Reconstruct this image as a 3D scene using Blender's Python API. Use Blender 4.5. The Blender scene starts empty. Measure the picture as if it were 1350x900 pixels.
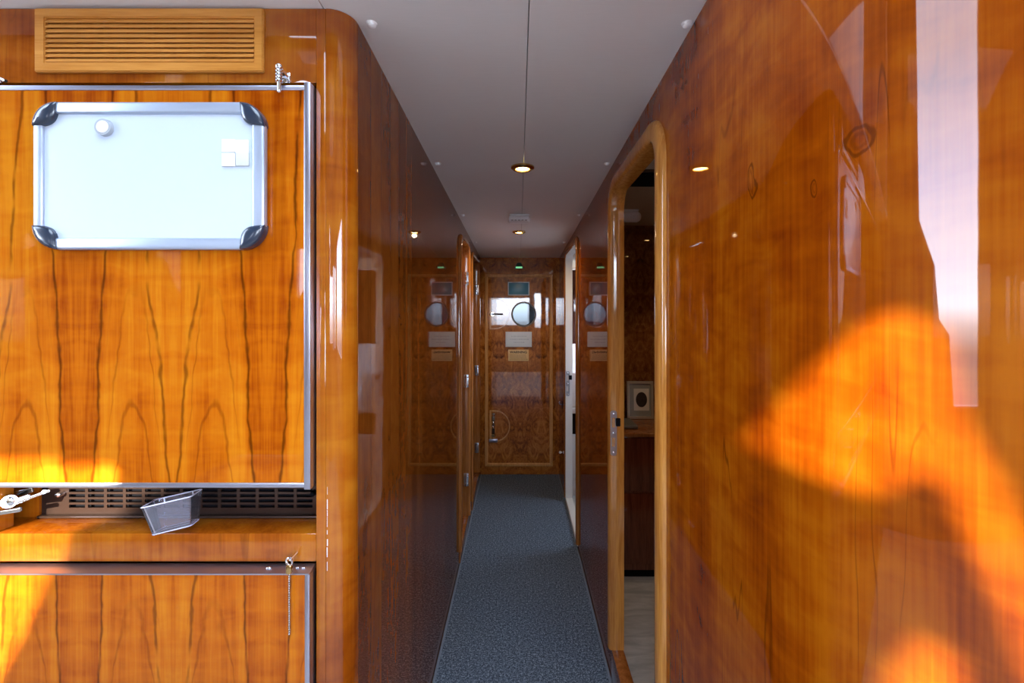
import bpy, bmesh, math, random
from mathutils import Vector, Matrix
random.seed(7)
PI = math.pi
SC = bpy.context.scene
COL = SC.collection

# ------------------------------------------------------------------ camera
F = 600.0                 # focal length in pixels of the 1350x900 frame
VX, VY = 683.0, 412.0     # pixel the lens looks along
EYE = 1.53
cam_d = bpy.data.cameras.new('camera')
cam_d.lens = F / 1350 * 36; cam_d.sensor_width = 36; cam_d.clip_start = 0.02
cam_d.shift_x = (675 - VX) / 1350; cam_d.shift_y = -(450 - VY) / 1350
cam = bpy.data.objects.new('camera', cam_d)
cam.location = (0, 0, EYE); cam.rotation_euler = (PI / 2, 0, 0)
COL.objects.link(cam); SC.camera = cam

def PX(px, y): return (px - VX) / F * y            # lateral position at depth y
def PZ(py, y): return EYE - (py - VY) / F * y      # height at depth y
def CEIL(y): return 2.212 - 0.0375 * y             # the overhead climbs slightly aft

XL, XR = -0.357, 0.391        # corridor walls
YE = 4.31                     # end bulkhead
YF = 0.965                    # cupboard face
YD = 0.945                    # cupboard door fronts

# ------------------------------------------------------------------ shader helpers
class NT:
    def __init__(s, name):
        s.m = bpy.data.materials.new(name); s.m.use_nodes = True
        s.t = s.m.node_tree; s.t.nodes.clear()
        s.out = s.t.nodes.new('ShaderNodeOutputMaterial')
        s.bsdf = None
    def n(s, ty, **kw):
        nd = s.t.nodes.new(ty)
        for k, v in kw.items(): setattr(nd, k, v)
        return nd
    def put(s, inp, v):
        if isinstance(v, bpy.types.NodeSocket): s.t.links.new(v, inp)
        elif isinstance(v, (tuple, list)) and len(v) == 3 and inp.type == 'RGBA': inp.default_value = (*v, 1)
        else: inp.default_value = v
    def m1(s, op, a, b=0.0, c=0.0):
        nd = s.n('ShaderNodeMath', operation=op)
        for i, v in enumerate((a, b, c)): s.put(nd.inputs[i], v)
        return nd.outputs[0]
    def pos(s):
        if not hasattr(s, '_p'): s._p = s.n('ShaderNodeNewGeometry').outputs['Position']
        return s._p
    def sep(s):
        if not hasattr(s, '_s'):
            nd = s.n('ShaderNodeSeparateXYZ'); s.put(nd.inputs[0], s.pos()); s._s = nd.outputs
        return s._s
    def comb(s, x, y, z):
        nd = s.n('ShaderNodeCombineXYZ')
        for i, v in enumerate((x, y, z)): s.put(nd.inputs[i], v)
        return nd.outputs[0]
    def noise(s, vec, scale=(1, 1, 1), detail=3, rough=.55, dist=0, col=False):
        mp = s.n('ShaderNodeMapping'); s.put(mp.inputs[0], vec); mp.inputs['Scale'].default_value = scale
        nd = s.n('ShaderNodeTexNoise'); s.put(nd.inputs['Vector'], mp.outputs[0])
        nd.inputs['Scale'].default_value = 1; nd.inputs['Detail'].default_value = detail
        nd.inputs['Roughness'].default_value = rough; nd.inputs['Distortion'].default_value = dist
        return nd.outputs['Color' if col else 'Fac']
    def ramp(s, fac, stops, interp='LINEAR'):
        nd = s.n('ShaderNodeValToRGB'); s.put(nd.inputs[0], fac); cr = nd.color_ramp; cr.interpolation = interp
        while len(cr.elements) < len(stops): cr.elements.new(.5)
        for e, (p, c) in zip(cr.elements, stops):
            e.position = p; e.color = (*c, 1) if isinstance(c, (tuple, list)) else (c, c, c, 1)
        return nd.outputs[0]
    def mix(s, fac, a, b, mode='MIX'):
        nd = s.n('ShaderNodeMix', data_type='RGBA', blend_type=mode)
        s.put(nd.inputs[0], fac); s.put(nd.inputs[6], a); s.put(nd.inputs[7], b)
        return nd.outputs[2]
    def smooth(s, x, lo, hi):
        nd = s.n('ShaderNodeMapRange', interpolation_type='SMOOTHSTEP')
        s.put(nd.inputs[0], x); nd.inputs[1].default_value = lo; nd.inputs[2].default_value = hi
        return nd.outputs[0]
    def bump(s, h, strength, dist=.002):
        nd = s.n('ShaderNodeBump'); nd.inputs['Strength'].default_value = strength
        nd.inputs['Distance'].default_value = dist; s.put(nd.inputs['Height'], h)
        return nd.outputs[0]
    def principled(s, col, rough=.5, metal=0., coat=0., coat_rough=.03, coat_ior=1.5, spec=.5, normal=None, coat_normal=None,
                   emis=None, emis_s=0., trans=0., ior=1.45, alpha=1.):
        if coat >= 1.:                 # varnish: a clear gloss layer over matt wood
            df = s.n('ShaderNodeBsdfDiffuse'); s.put(df.inputs[0], col)
            gl = s.n('ShaderNodeBsdfGlossy'); gl.inputs['Roughness'].default_value = coat_rough
            fr = s.n('ShaderNodeFresnel'); fr.inputs[0].default_value = coat_ior
            if coat_normal is not None: s.put(gl.inputs['Normal'], coat_normal); s.put(fr.inputs['Normal'], coat_normal)
            mx = s.n('ShaderNodeMixShader'); s.put(mx.inputs[0], fr.outputs[0])
            s.t.links.new(df.outputs[0], mx.inputs[1]); s.t.links.new(gl.outputs[0], mx.inputs[2])
            s.t.links.new(mx.outputs[0], s.out.inputs[0]); return s.m
        b = s.n('ShaderNodeBsdfPrincipled'); i = b.inputs
        s.put(i['Base Color'], col); s.put(i['Roughness'], rough); i['Metallic'].default_value = metal
        i['Coat Weight'].default_value = coat; i['Coat Roughness'].default_value = coat_rough; i['Coat IOR'].default_value = coat_ior
        i['Specular IOR Level'].default_value = spec; i['IOR'].default_value = ior
        i['Transmission Weight'].default_value = trans
        if coat > 0: i['IOR'].default_value = coat_ior
        if normal is not None: s.put(i['Normal'], normal)
        if coat_normal is not None: s.put(i['Coat Normal'], coat_normal)
        if emis is not None: s.put(i['Emission Color'], emis); i['Emission Strength'].default_value = emis_s
        s.t.links.new(b.outputs[0], s.out.inputs[0]); s.bsdf = b
        return s.m

def plain(name, col, rough=.5, metal=0., vary=.06, vs=40, **kw):
    N = NT(name)
    f = N.noise(N.pos(), (vs, vs, vs), 3)
    lo = tuple(c * (1 - vary) for c in col); hi = tuple(min(1, c * (1 + vary)) for c in col)
    return N.principled(N.mix(f, lo, hi), rough, metal, **kw)

LAC = dict(coat=1., coat_rough=.025, coat_ior=1.65, spec=.5, rough=.5)   # yacht lacquer

def wavy_coat(N, s=.05):
    """very slight orange-peel of the lacquer"""
    h = N.noise(N.pos(), (9, 9, 5), 2)
    return N.bump(h, s, .004)

def mat_veneer_plain(name, light, mid, dark, lac=LAC, contour=.55, seed=0., cw=.014, coat_wave=.05, knots=()):
    """cherry veneer, grain up z: fine pores, soft figure, thin irregular growth-ring lines with knots"""
    N = NT(name)
    off = N.n('ShaderNodeVectorMath', operation='ADD'); N.put(off.inputs[0], N.pos()); off.inputs[1].default_value = (seed, seed * 1.7, seed * .6)
    p = off.outputs[0]
    fig = N.noise(p, (7, 7, 1.6), 4, .6, .6)
    fine = N.noise(p, (150, 150, 3.5), 3, .6)
    curl = N.noise(p, (10, 10, 22), 3, .5, .4)
    a = N.m1('MULTIPLY_ADD', fig, .75, N.m1('MULTIPLY', fine, .28))
    a = N.m1('ADD', a, N.m1('MULTIPLY', N.m1('SUBTRACT', curl, .5), .42))
    col = N.ramp(a, [(.30, dark), (.49, mid), (.70, light)])
    c = N.noise(p, (6., 6., .55), 3, .5, .5)
    k = N.m1('PINGPONG', N.m1('MULTIPLY', c, 8.), .5)
    line = N.m1('SUBTRACT', 1., N.smooth(k, cw * .3, cw * 2.6))
    gate = N.smooth(N.noise(p, (7, 7, 2.5), 2), .45, .62)
    line = N.m1('MULTIPLY', N.m1('MULTIPLY', line, gate), contour)
    wv = N.noise(p, (34, 34, 16), 2, .5, col=True)
    for (ky, kz, rr, st) in knots:                        # little knots: wobbly nested rings
        sv = N.n('ShaderNodeSeparateColor'); N.put(sv.inputs[0], wv)
        s3 = N.sep()
        dy = N.m1('MULTIPLY', N.m1('ADD', N.m1('SUBTRACT', s3[1], ky), N.m1('MULTIPLY', N.m1('SUBTRACT', sv.outputs[0], .5), rr * 1.5)), st)
        dz = N.m1('ADD', N.m1('SUBTRACT', s3[2], kz), N.m1('MULTIPLY', N.m1('SUBTRACT', sv.outputs[1], .5), rr * 1.5))
        dd = N.m1('DIVIDE', N.m1('SQRT', N.m1('ADD', N.m1('MULTIPLY', dy, dy), N.m1('MULTIPLY', dz, dz))), rr)
        ring = N.m1('SUBTRACT', 1., N.smooth(N.m1('ABSOLUTE', N.m1('SUBTRACT', dd, 1.)), .05, .22))
        ring2 = N.m1('MULTIPLY', N.m1('SUBTRACT', 1., N.smooth(N.m1('ABSOLUTE', N.m1('SUBTRACT', dd, .55)), .05, .25)), .5)
        line = N.m1('MAXIMUM', line, N.m1('MULTIPLY', N.m1('MAXIMUM', ring, ring2), .6))
    col = N.mix(line, col, tuple(x * .32 for x in dark))
    return N.principled(col, coat_normal=wavy_coat(N, coat_wave), **lac)

def mat_bookmatch(name, x0, leaf, ztop, zbot, light, mid, dark, lac=LAC):
    """book-matched crown-cut cherry: leaves mirrored about x0, dark wavy lines and nested cathedrals"""
    N = NT(name); s = N.sep(); x, z = s[0], s[2]
    leafid = N.m1('FLOOR', N.m1('DIVIDE', N.m1('SUBTRACT', x, x0 - leaf * 40), leaf * 2))
    u = N.m1('PINGPONG', N.m1('SUBTRACT', x, x0 - leaf * 40), leaf)
    un = N.m1('DIVIDE', u, leaf)                                     # 0..1 within a leaf
    zt = N.m1('DIVIDE', N.m1('SUBTRACT', ztop, z), ztop - zbot)      # 0 top .. 1 bottom
    p2 = N.comb(u, 0., z)
    wob = N.m1('SUBTRACT', N.noise(p2, (10, 1, 5.5), 3, .6), .5)
    # two dark lines per leaf
    lx = N.m1('ADD', N.m1('MULTIPLY_ADD', zt, -.34, .40), N.m1('MULTIPLY', wob, .22))
    d1 = N.m1('ABSOLUTE', N.m1('SUBTRACT', un, lx))
    lx2 = N.m1('ADD', N.m1('MULTIPLY_ADD', zt, .22, .64), N.m1('MULTIPLY', wob, .17))
    d2 = N.m1('ABSOLUTE', N.m1('SUBTRACT', un, lx2))
    l1 = N.m1('MULTIPLY', N.m1('SUBTRACT', 1., N.smooth(d1, .004, .028)), .6)
    wn_ = N.m1('MULTIPLY', N.m1('SUBTRACT', N.noise(N.comb(u, 5., z), (6, 1, 14), 3), .5), .05)
    l2 = N.m1('MULTIPLY', N.m1('SUBTRACT', 1., N.smooth(N.m1('ADD', d2, wn_), .0, .026)), .72)
    line = N.m1('MAXIMUM', l1, l2)
    brk = N.smooth(N.noise(p2, (12, 1, 9), 2), .28, .46)
    line = N.m1('MULTIPLY', line, brk)
    # broad tone: darker outside second line, light core in between
    core = N.smooth(N.m1('SUBTRACT', lx2, un), -.03, .10)
    fig = N.noise(p2, (24, 1, 1.5), 4, .6, .4)
    fine = N.noise(p2, (210, 1, 4), 3, .6)
    curl = N.noise(p2, (9, 1, 26), 3, .5, .5)
    # cathedral arches near the foot of each leaf
    cu = N.m1('SUBTRACT', un, .42)
    par = N.m1('ADD', N.m1('MULTIPLY', N.m1('MULTIPLY', cu, cu), 7.0), N.m1('MULTIPLY', N.m1('ADD', zt, N.m1('MULTIPLY', wob, .35)), -1.6))
    ar = N.m1('PINGPONG', N.m1('MULTIPLY', par, 2.4), .5)
    arch = N.m1('MULTIPLY', N.m1('SUBTRACT', 1., N.smooth(ar, .01, .10)), N.smooth(zt, .42, .7))
    arch = N.m1('MULTIPLY', arch, N.m1('SUBTRACT', 1., N.smooth(N.m1('ABSOLUTE', cu), .16, .34)))
    a = N.m1('MULTIPLY_ADD', fig, .75, N.m1('MULTIPLY', fine, .2))
    a = N.m1('ADD', a, N.m1('MULTIPLY', N.m1('SUBTRACT', curl, .5), .30))
    a = N.m1('ADD', a, N.m1('MULTIPLY', N.m1('SUBTRACT', core, .6), .12))
    col = N.ramp(a, [(.31, dark), (.48, mid), (.66, light)])
    col = N.mix(N.m1('MULTIPLY', arch, .42), col, tuple(c * .45 for c in dark))
    col = N.mix(line, col, tuple(c * .16 for c in dark))
    return N.principled(col, coat_normal=wavy_coat(N, .03), **lac)

def mat_planked(name, light, mid, dark, w=.062, axis=1, lac=LAC):
    """veneer laid in narrow vertical strips"""
    N = NT(name); s = N.sep()
    sid = N.m1('FLOOR', N.m1('DIVIDE', s[axis], w))
    wn = N.n('ShaderNodeTexWhiteNoise', noise_dimensions='1D'); N.put(wn.inputs['W'], sid)
    r = wn.outputs['Value']
    p = N.comb(N.m1('ADD', s[0], N.m1('MULTIPLY', r, 3.)), s[1], N.m1('ADD', s[2], N.m1('MULTIPLY', r, 7.)))
    fig = N.noise(p, (20, 20, 1.6), 3, .5, .3)
    fine = N.noise(p, (160, 160, 6), 2)
    burl = N.noise(p, (14, 14, 12), 3, .6, 1.0)
    a = N.m1('ADD', N.m1('MULTIPLY', fig, .55), N.m1('MULTIPLY', fine, .18))
    a = N.m1('ADD', a, N.m1('MULTIPLY', N.m1('SUBTRACT', r, .5), .20))
    a = N.m1('ADD', a, N.m1('MULTIPLY', N.m1('SUBTRACT', burl, .5), .45))
    col = N.ramp(a, [(.2, dark), (.38, mid), (.62, light)])
    e = N.m1('ABSOLUTE', N.m1('SUBTRACT', N.m1('FRACT', N.m1('DIVIDE', s[axis], w)), .5))
    col = N.mix(N.m1('MULTIPLY', N.smooth(e, .475, .5), .4), col, tuple(c * .4 for c in dark))
    return N.principled(col, coat_normal=wavy_coat(N, .03), **lac)

def mat_burl(name, x0, light, mid, dark, lac=LAC, leaf=.20):
    N = NT(name); s = N.sep()
    u = N.m1('PINGPONG', N.m1('SUBTRACT', s[0], x0 - leaf * 20), leaf)
    p = N.comb(u, s[1], s[2])
    b1 = N.noise(p, (14, 14, 9), 5, .68, 1.6)
    b2 = N.noise(p, (55, 55, 30), 4, .65, 1.2)
    a = N.m1('ADD', N.m1('MULTIPLY', b1, .75), N.m1('MULTIPLY', b2, .30))
    col = N.ramp(a, [(.36, dark), (.52, mid), (.70, light)])
    return N.principled(col, coat_normal=wavy_coat(N, .03), **lac)

def mat_solid_wood(name, light, dark, sc=(60, 60, 4), lac=LAC):
    N = NT(name)
    g = N.noise(N.pos(), sc, 4, .6, .3)
    f = N.noise(N.pos(), tuple(x * 4 for x in sc), 2)
    a = N.m1('ADD', N.m1('MULTIPLY', g, .7), N.m1('MULTIPLY', f, .3))
    return N.principled(N.ramp(a, [(.35, dark), (.62, light)]), **lac)

CH_L, CH_M, CH_D = (.52, .165, .006), (.41, .094, .002), (.23, .032, .001)
M = {}
LACD = dict(LAC, coat_ior=1.36)
M['door_veneer'] = mat_bookmatch('cherry_bookmatched', PX(228, YD), 124 / F * YD, 2.0, 1.168, CH_L, CH_M, CH_D, LACD)
M['lower_veneer'] = mat_bookmatch('cherry_bookmatched_lower', PX(228, YD), 124 / F * YD, 1.35, .55, CH_L, CH_M, CH_D, LACD)
M['face_veneer'] = mat_veneer_plain('cherry_face', (.42, .135, .008), (.31, .072, .003), (.19, .032, .001), seed=3.1, contour=.3)
M['right_veneer'] = mat_veneer_plain('cherry_right', (.38, .098, .003), (.27, .050, .001), (.15, .018, .001), seed=1.3, contour=.5, cw=.012, lac=dict(LAC, coat_ior=1.56), knots=((.556, 1.740, .017, .95), (.764, 1.752, .024, 2.2), (.62, 1.70, .012, 2.4)))
M['left_veneer'] = mat_planked('cherry_strips', (.30, .092, .012), (.22, .058, .006), (.15, .034, .003), w=.085, lac=dict(LAC, coat_ior=1.42))
M['end_veneer'] = mat_burl('burl_end', .02, (.60, .24, .045), (.34, .105, .015), (.08, .018, .003), lac=dict(LAC, coat_ior=1.72))
M['cabin_burl'] = mat_burl('burl_cabin', .8, (.30, .13, .04), (.17, .058, .014), (.07, .02, .006), leaf=.3)
M['dark_wood'] = mat_solid_wood('dark_mahogany', (.16, .045, .022), (.08, .018, .009))
M['moulding'] = mat_solid_wood('oak_moulding', (.62, .27, .055), (.42, .15, .022), lac=dict(LAC, coat_rough=.06))
M['moulding_dark'] = mat_solid_wood('teak_moulding', (.42, .17, .04), (.27, .09, .016), lac=dict(LAC, coat_rough=.08))
M['end_trim'] = mat_solid_wood('end_trim', (.72, .40, .14), (.5, .24, .07), lac=dict(LAC, coat_rough=.08))
M['vent_wood'] = mat_solid_wood('vent_wood', (.60, .26, .055), (.47, .18, .03), sc=(5, 60, 60), lac=dict(LAC, coat_rough=.12, coat_ior=1.5))
M['sill_wood'] = mat_solid_wood('sill_wood', (.34, .12, .03), (.2, .06, .012))
M['chrome'] = plain('chrome', (.82, .84, .88), .12, 1., .03)
M['alum'] = plain('brushed_aluminium', (.46, .46, .55), .32, 1., .04)
M['frame_alum'] = plain('whiteboard_rail', (.48, .56, .70), .35, .65, .03)
M['dark_gap'] = plain('carcass_dark', (.03, .014, .008), .7)
M['vent_metal'] = plain('vent_panel_metal', (.075, .045, .034), .28, .7, .08, 20)
M['black'] = plain('black_void', (.006, .006, .008), .8, spec=.05)
M['corner'] = plain('navy_plastic', (.018, .030, .055), .22, 0, .1, coat=.6, coat_rough=.1)
M['white_metal'] = plain('whiteboard_enamel', (.54, .62, .74), .22, 0, .01, coat=.4, coat_rough=.08)
M['white_plastic'] = plain('white_plastic', (.90, .94, .97), .35, 0, .02)
M['magnet_white'] = plain('magnet_white', (.84, .85, .86), .5, 0, .02)
M['magnet_cream'] = plain('magnet_cream', (.58, .60, .58), .55, 0, .03)
M['button'] = plain('button_white', (.92, .92, .92), .3, 0, .02, coat=.5)
M['bead'] = plain('bead_metal', (.40, .34, .27), .25, 1., .1)
M['edge_sheen'] = plain('painted_edge_sheen', (.74, .70, .84), .15, 0, .05)  # pale opaque colour paints the bright edges of clear acrylic
M['brass'] = plain('brass', (.55, .36, .14), .22, 1., .05)
M['bronze'] = plain('bronze_dark', (.10, .07, .05), .3, .8, .1)
M['steel_blue'] = plain('strike_steel', (.50, .56, .62), .28, 1., .05)
M['room_white'] = plain('cabin_white', (.78, .79, .77), .5, 0, .03, 6)
M['cream'] = plain('cabin_overhead', (.50, .40, .26), .6, 0, .05, 8)
M['placard'] = plain('placard_white', (.72, .84, .94), .4, 0, .03)
M['placard_text'] = plain('placard_text', (.50, .62, .74), .5, 0, .05)
M['teal'] = plain('teal_panel', (.05, .22, .34), .3, 0, .08)
M['tan'] = plain('tan_label', (.80, .58, .28), .5, 0, .08)
M['ink'] = plain('label_ink', (.03, .02, .015), .6, 0, .05)
M['ink_soft'] = plain('label_ink_soft', (.36, .25, .13), .6, 0, .05)
M['tin'] = plain('picture_silver', (.62, .60, .52), .3, .5, .06)
M['mat_grey'] = plain('picture_mount', (.30, .32, .32), .7, 0, .04)
M['mat_white'] = plain('picture_mount_white', (.72, .72, .70), .7, 0, .03)
M['magnet_rim'] = plain('magnet_rim', (.40, .44, .48), .15, 0, .1, coat=.5)
M['portrait'] = plain('portrait_dark', (.035, .025, .025), .5, 0, .6, 60)
M['grey_case'] = plain('grey_case', (.12, .11, .10), .5, 0, .15)
M['towel'] = plain('towel_cloth', (.78, .76, .70), .9, 0, .08, 90)
M['sea_deck'] = plain('deck_white', (.62, .68, .74), .6, 0, .05, 4)
M['green_glow'] = NT('green_lamp').principled((.1, .5, .2), .4, emis=(.30, .85, .40), emis_s=.75)
M['lamp_warm'] = NT('lamp_warm').principled((.9, .8, .6), .4, emis=(1., .66, .24), emis_s=40.)
M['lamp_dark'] = plain('green_black', (.012, .03, .024), .35)

def mk_overhead():
    N = NT('overhead_vinyl')
    f = N.noise(N.pos(), (16, 420, 40), 3, .6)
    g = N.noise(N.pos(), (3, 3, 3), 2)
    col = N.mix(f, (.80, .79, .77), (.88, .87, .85))
    col = N.mix(N.m1('MULTIPLY', g, .25), col, (.68, .67, .65))
    return N.principled(col, .6, normal=N.bump(f, .12, .001), spec=.3)
M['overhead'] = mk_overhead()
def mk_carpet():
    N = NT('carpet_blue_grey')
    f = N.noise(N.pos(), (170, 170, 170), 2, .7)
    g = N.noise(N.pos(), (90, 90, 90), 3, .7)
    l = N.noise(N.pos(), (5, 2.5, 5), 3, .5)
    a = N.m1('ADD', N.m1('MULTIPLY', f, .6), N.m1('MULTIPLY', g, .4))
    col = N.ramp(a, [(.38, (.020, .030, .048)), (.50, (.095, .135, .190)), (.62, (.36, .45, .57))])
    col = N.mix(N.m1('MULTIPLY', l, .35), col, (.09, .115, .155))
    return N.principled(col, .95, spec=.1, normal=N.bump(a, .9, .004))
M['carpet'] = mk_carpet()
M['binding'] = plain('carpet_binding', (.17, .22, .29), .9, 0, .2, 120)
def mk_stone():
    N = NT('cabin_sole_pale')
    f = N.noise(N.pos(), (4, 18, 4), 4, .6, .8)
    return N.principled(N.ramp(f, [(.35, (.36, .36, .35)), (.65, (.58, .57, .55))]), .35, spec=.4)
M['stone'] = mk_stone()
M['saloon_wood'] = mat_solid_wood('saloon_panelling', (.34, .26, .18), (.24, .18, .12))
M['saloon_floor'] = plain('saloon_carpet', (.50, .50, .49), .9, 0, .08, 50)
M['sole'] = mat_solid_wood('saloon_sole', (.30, .15, .06), (.2, .09, .03), sc=(40, 4, 40), lac=dict(LAC, coat_rough=.2, coat=.5))

def mk_glass():
    N = NT('dimmed_pane')
    gl = N.n('ShaderNodeBsdfGlossy'); gl.inputs['Roughness'].default_value = .02
    tr = N.n('ShaderNodeBsdfTransparent'); tr.inputs[0].default_value = (.095, .122, .135, 1)  # dark tint added to dim the sky beyond the porthole
    fr = N.n('ShaderNodeFresnel'); fr.inputs[0].default_value = 1.5
    mx = N.n('ShaderNodeMixShader'); N.t.links.new(fr.outputs[0], mx.inputs[0])
    N.t.links.new(tr.outputs[0], mx.inputs[1]); N.t.links.new(gl.outputs[0], mx.inputs[2])
    N.t.links.new(mx.outputs[0], N.out.inputs[0]); return N.m
M['pane'] = mk_glass()
def mk_acrylic():
    N = NT('clear_acrylic')
    gl = N.n('ShaderNodeBsdfGlossy'); gl.inputs['Roughness'].default_value = .06
    df = N.n('ShaderNodeBsdfDiffuse'); df.inputs[0].default_value = (.72, .70, .80, 1)
    tr = N.n('ShaderNodeBsdfTransparent'); tr.inputs[0].default_value = (.94, .93, .97, 1)
    fr = N.n('ShaderNodeFresnel'); fr.inputs[0].default_value = 1.5
    m0 = N.n('ShaderNodeMixShader'); f = N.noise(N.pos(), (120, 120, 120), 3)
    N.put(m0.inputs[0], N.m1('MULTIPLY_ADD', f, .08, .02))
    N.t.links.new(tr.outputs[0], m0.inputs[1]); N.t.links.new(df.outputs[0], m0.inputs[2])
    mx = N.n('ShaderNodeMixShader'); N.t.links.new(fr.outputs[0], mx.inputs[0])
    N.t.links.new(m0.outputs[0], mx.inputs[1]); N.t.links.new(gl.outputs[0], mx.inputs[2])
    N.t.links.new(mx.outputs[0], N.out.inputs[0]); return N.m
M['acrylic'] = mk_acrylic()

# ------------------------------------------------------------------ mesh helpers (all in world coordinates)
def box(bm, lo, hi, bev=0., seg=2):
    c = [(a + b) / 2 for a, b in zip(lo, hi)]; d = [abs(b - a) for a, b in zip(lo, hi)]
    r = bmesh.ops.create_cube(bm, size=1., matrix=Matrix.Translation(c) @ Matrix.Diagonal((*d, 1)))
    if bev > 0:
        es = {e for v in r['verts'] for e in v.link_edges}
        bmesh.ops.bevel(bm, geom=list(es), offset=min(bev, min(d) * .45), segments=seg, affect='EDGES', profile=.5)
    return r['verts']
def bxpx(bm, x0, y0, x1, y1, ya, yb, bev=0., seg=2, yref=None):
    """box whose front (depth ya) fills the pixel rectangle; yb is its back"""
    r = yref or ya
    box(bm, (PX(x0, r), min(ya, yb), PZ(y1, r)), (PX(x1, r), max(ya, yb), PZ(y0, r)), bev, seg)
def cyl(bm, p0, p1, r0, r1=None, seg=24, cap=True):
    p0, p1 = Vector(p0), Vector(p1); d = p1 - p0
    q = Vector((0, 0, 1)).rotation_difference(d.normalized()).to_matrix().to_4x4()
    mt = Matrix.Translation((p0 + p1) / 2) @ q
    bmesh.ops.create_cone(bm, cap_ends=cap, segments=seg, radius1=r0, radius2=r0 if r1 is None else r1, depth=d.length, matrix=mt)
def ball(bm, c, r, u=16, v=10, sc=(1, 1, 1)):
    bmesh.ops.create_uvsphere(bm, u_segments=u, v_segments=v, radius=r, matrix=Matrix.Translation(c) @ Matrix.Diagonal((*sc, 1)))
def torus(bm, c, axis, R, r, n=32, k=10, a0=0., a1=2 * PI):
    axis = Vector(axis).normalized(); t = axis.orthogonal().normalized(); b = axis.cross(t); c = Vector(c)
    full = abs(a1 - a0 - 2 * PI) < 1e-6
    rings = []
    for i in range(n if full else n + 1):
        a = a0 + (a1 - a0) * i / n; d = t * math.cos(a) + b * math.sin(a)
        rings.append([bm.verts.new(c + d * (R + r * math.cos(2 * PI * j / k)) + axis * (r * math.sin(2 * PI * j / k))) for j in range(k)])
    for i in range(n):
        A, B = rings[i], rings[(i + 1) % len(rings)]
        for j in range(k): bm.faces.new((A[j], A[(j + 1) % k], B[(j + 1) % k], B[j]))
    if not full:
        bm.faces.new(rings[0]); bm.faces.new(rings[-1][::-1])
def tube(bm, pts, r, k=10):
    pts = [Vector(p) for p in pts]; rings = []
    for i, p in enumerate(pts):
        d = (pts[min(i + 1, len(pts) - 1)] - pts[max(i - 1, 0)]).normalized()
        t = d.cross(Vector((.13, .21, .97))).normalized(); b = d.cross(t)
        rings.append([bm.verts.new(p + (t * math.cos(2 * PI * j / k) + b * math.sin(2 * PI * j / k)) * r) for j in range(k)])
    for A, B in zip(rings, rings[1:]):
        for j in range(k): bm.faces.new((A[j], A[(j + 1) % k], B[(j + 1) % k], B[j]))
    bm.faces.new(rings[0]); bm.faces.new(rings[-1][::-1])
def plate(bm, outer, holes, to3, depth):
    """flat plate with holes: 2D loops -> 3D by to3(u,v), pushed by the vector depth"""
    vs = []
    for loop in [outer] + list(holes):
        l = [bm.verts.new(to3(u, v)) for u, v in loop]; vs += l
        for i in range(len(l)): bm.edges.new((l[i], l[(i + 1) % len(l)]))
    es = {e for v in vs for e in v.link_edges}
    fs = [f for f in bmesh.ops.triangle_fill(bm, use_beauty=True, use_dissolve=False, edges=list(es))['geom'] if isinstance(f, bmesh.types.BMFace)]
    bmesh.ops.dissolve_limit(bm, angle_limit=.01, verts=[], edges=list({e for f in fs for e in f.edges if len(e.link_faces) == 2}))
    fs = list({f for v in vs for f in v.link_faces})
    r = bmesh.ops.extrude_face_region(bm, geom=fs)
    bmesh.ops.translate(bm, vec=depth, verts=[g for g in r['geom'] if isinstance(g, bmesh.types.BMVert)])
def rrect(u0, v0, u1, v1, rt, rb=0., n=8):
    """rectangle with its top corners rounded by rt and its bottom ones by rb (counter-clockwise)"""
    o = []
    def arc(cx, cy, r, a):
        if r <= 0: o.append((cx, cy)); return
        for i in range(n + 1):
            t = a + PI / 2 * i / n; o.append((cx + r * math.cos(t), cy + r * math.sin(t)))
    arc(u1 - rt, v1 - rt, rt, 0); arc(u0 + rt, v1 - rt, rt, PI / 2)
    arc(u0 + rb, v0 + rb, rb, PI); arc(u1 - rb, v0 + rb, rb, 1.5 * PI)
    return o
def circle(cu, cv, r, n=40): return [(cu + r * math.cos(2 * PI * i / n), cv + r * math.sin(2 * PI * i / n)) for i in range(n)]
def sweep(bm, path, normals, prof, closed=False):
    """profile points (side, out) swept along path; normals = in-plane outward side at each point; out vector given per path"""
    rings = []
    for (p, side, out) in zip(path, normals[0], normals[1]):
        rings.append([bm.verts.new(Vector(p) + Vector(side) * a + Vector(out) * b) for a, b in prof])
    m = len(rings); k = len(prof)
    for i in range(m if closed else m - 1):
        A, B = rings[i], rings[(i + 1) % m]
        for j in range(k): bm.faces.new((A[j], A[(j + 1) % k], B[(j + 1) % k], B[j]))
    if not closed:
        bm.faces.new(rings[0]); bm.faces.new(rings[-1][::-1])

def wloc(o):
    v = Vector((0, 0, 0))
    while o is not None: v += o.location; o = o.parent
    return v
def obj(name, bm, m, parent=None, smooth=35, origin=None):
    bmesh.ops.recalc_face_normals(bm, faces=bm.faces[:])
    base = wloc(parent)
    if origin is not None: base = Vector(origin)
    bmesh.ops.translate(bm, vec=-base, verts=bm.verts[:])
    me = bpy.data.meshes.new(name); bm.to_mesh(me); bm.free()
    me.materials.append(m)
    if smooth:
        me.polygons.foreach_set('use_smooth', [True] * len(me.polygons))
        me.set_sharp_from_angle(angle=math.radians(smooth))
    o = bpy.data.objects.new(name, me); COL.objects.link(o)
    if parent is not None:
        o.parent = parent; o.location = base - wloc(parent)
    else: o.location = base
    return o
def tag(o, label, cat, group=None):
    o['label'] = label; o['category'] = cat
    if group: o['group'] = group
    return o
def thing(name, label, cat, loc, group=None):
    o = bpy.data.objects.new(name, None); o.empty_display_size = .05; COL.objects.link(o); o.location = loc
    return tag(o, label, cat, group)
LBL = {}
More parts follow.
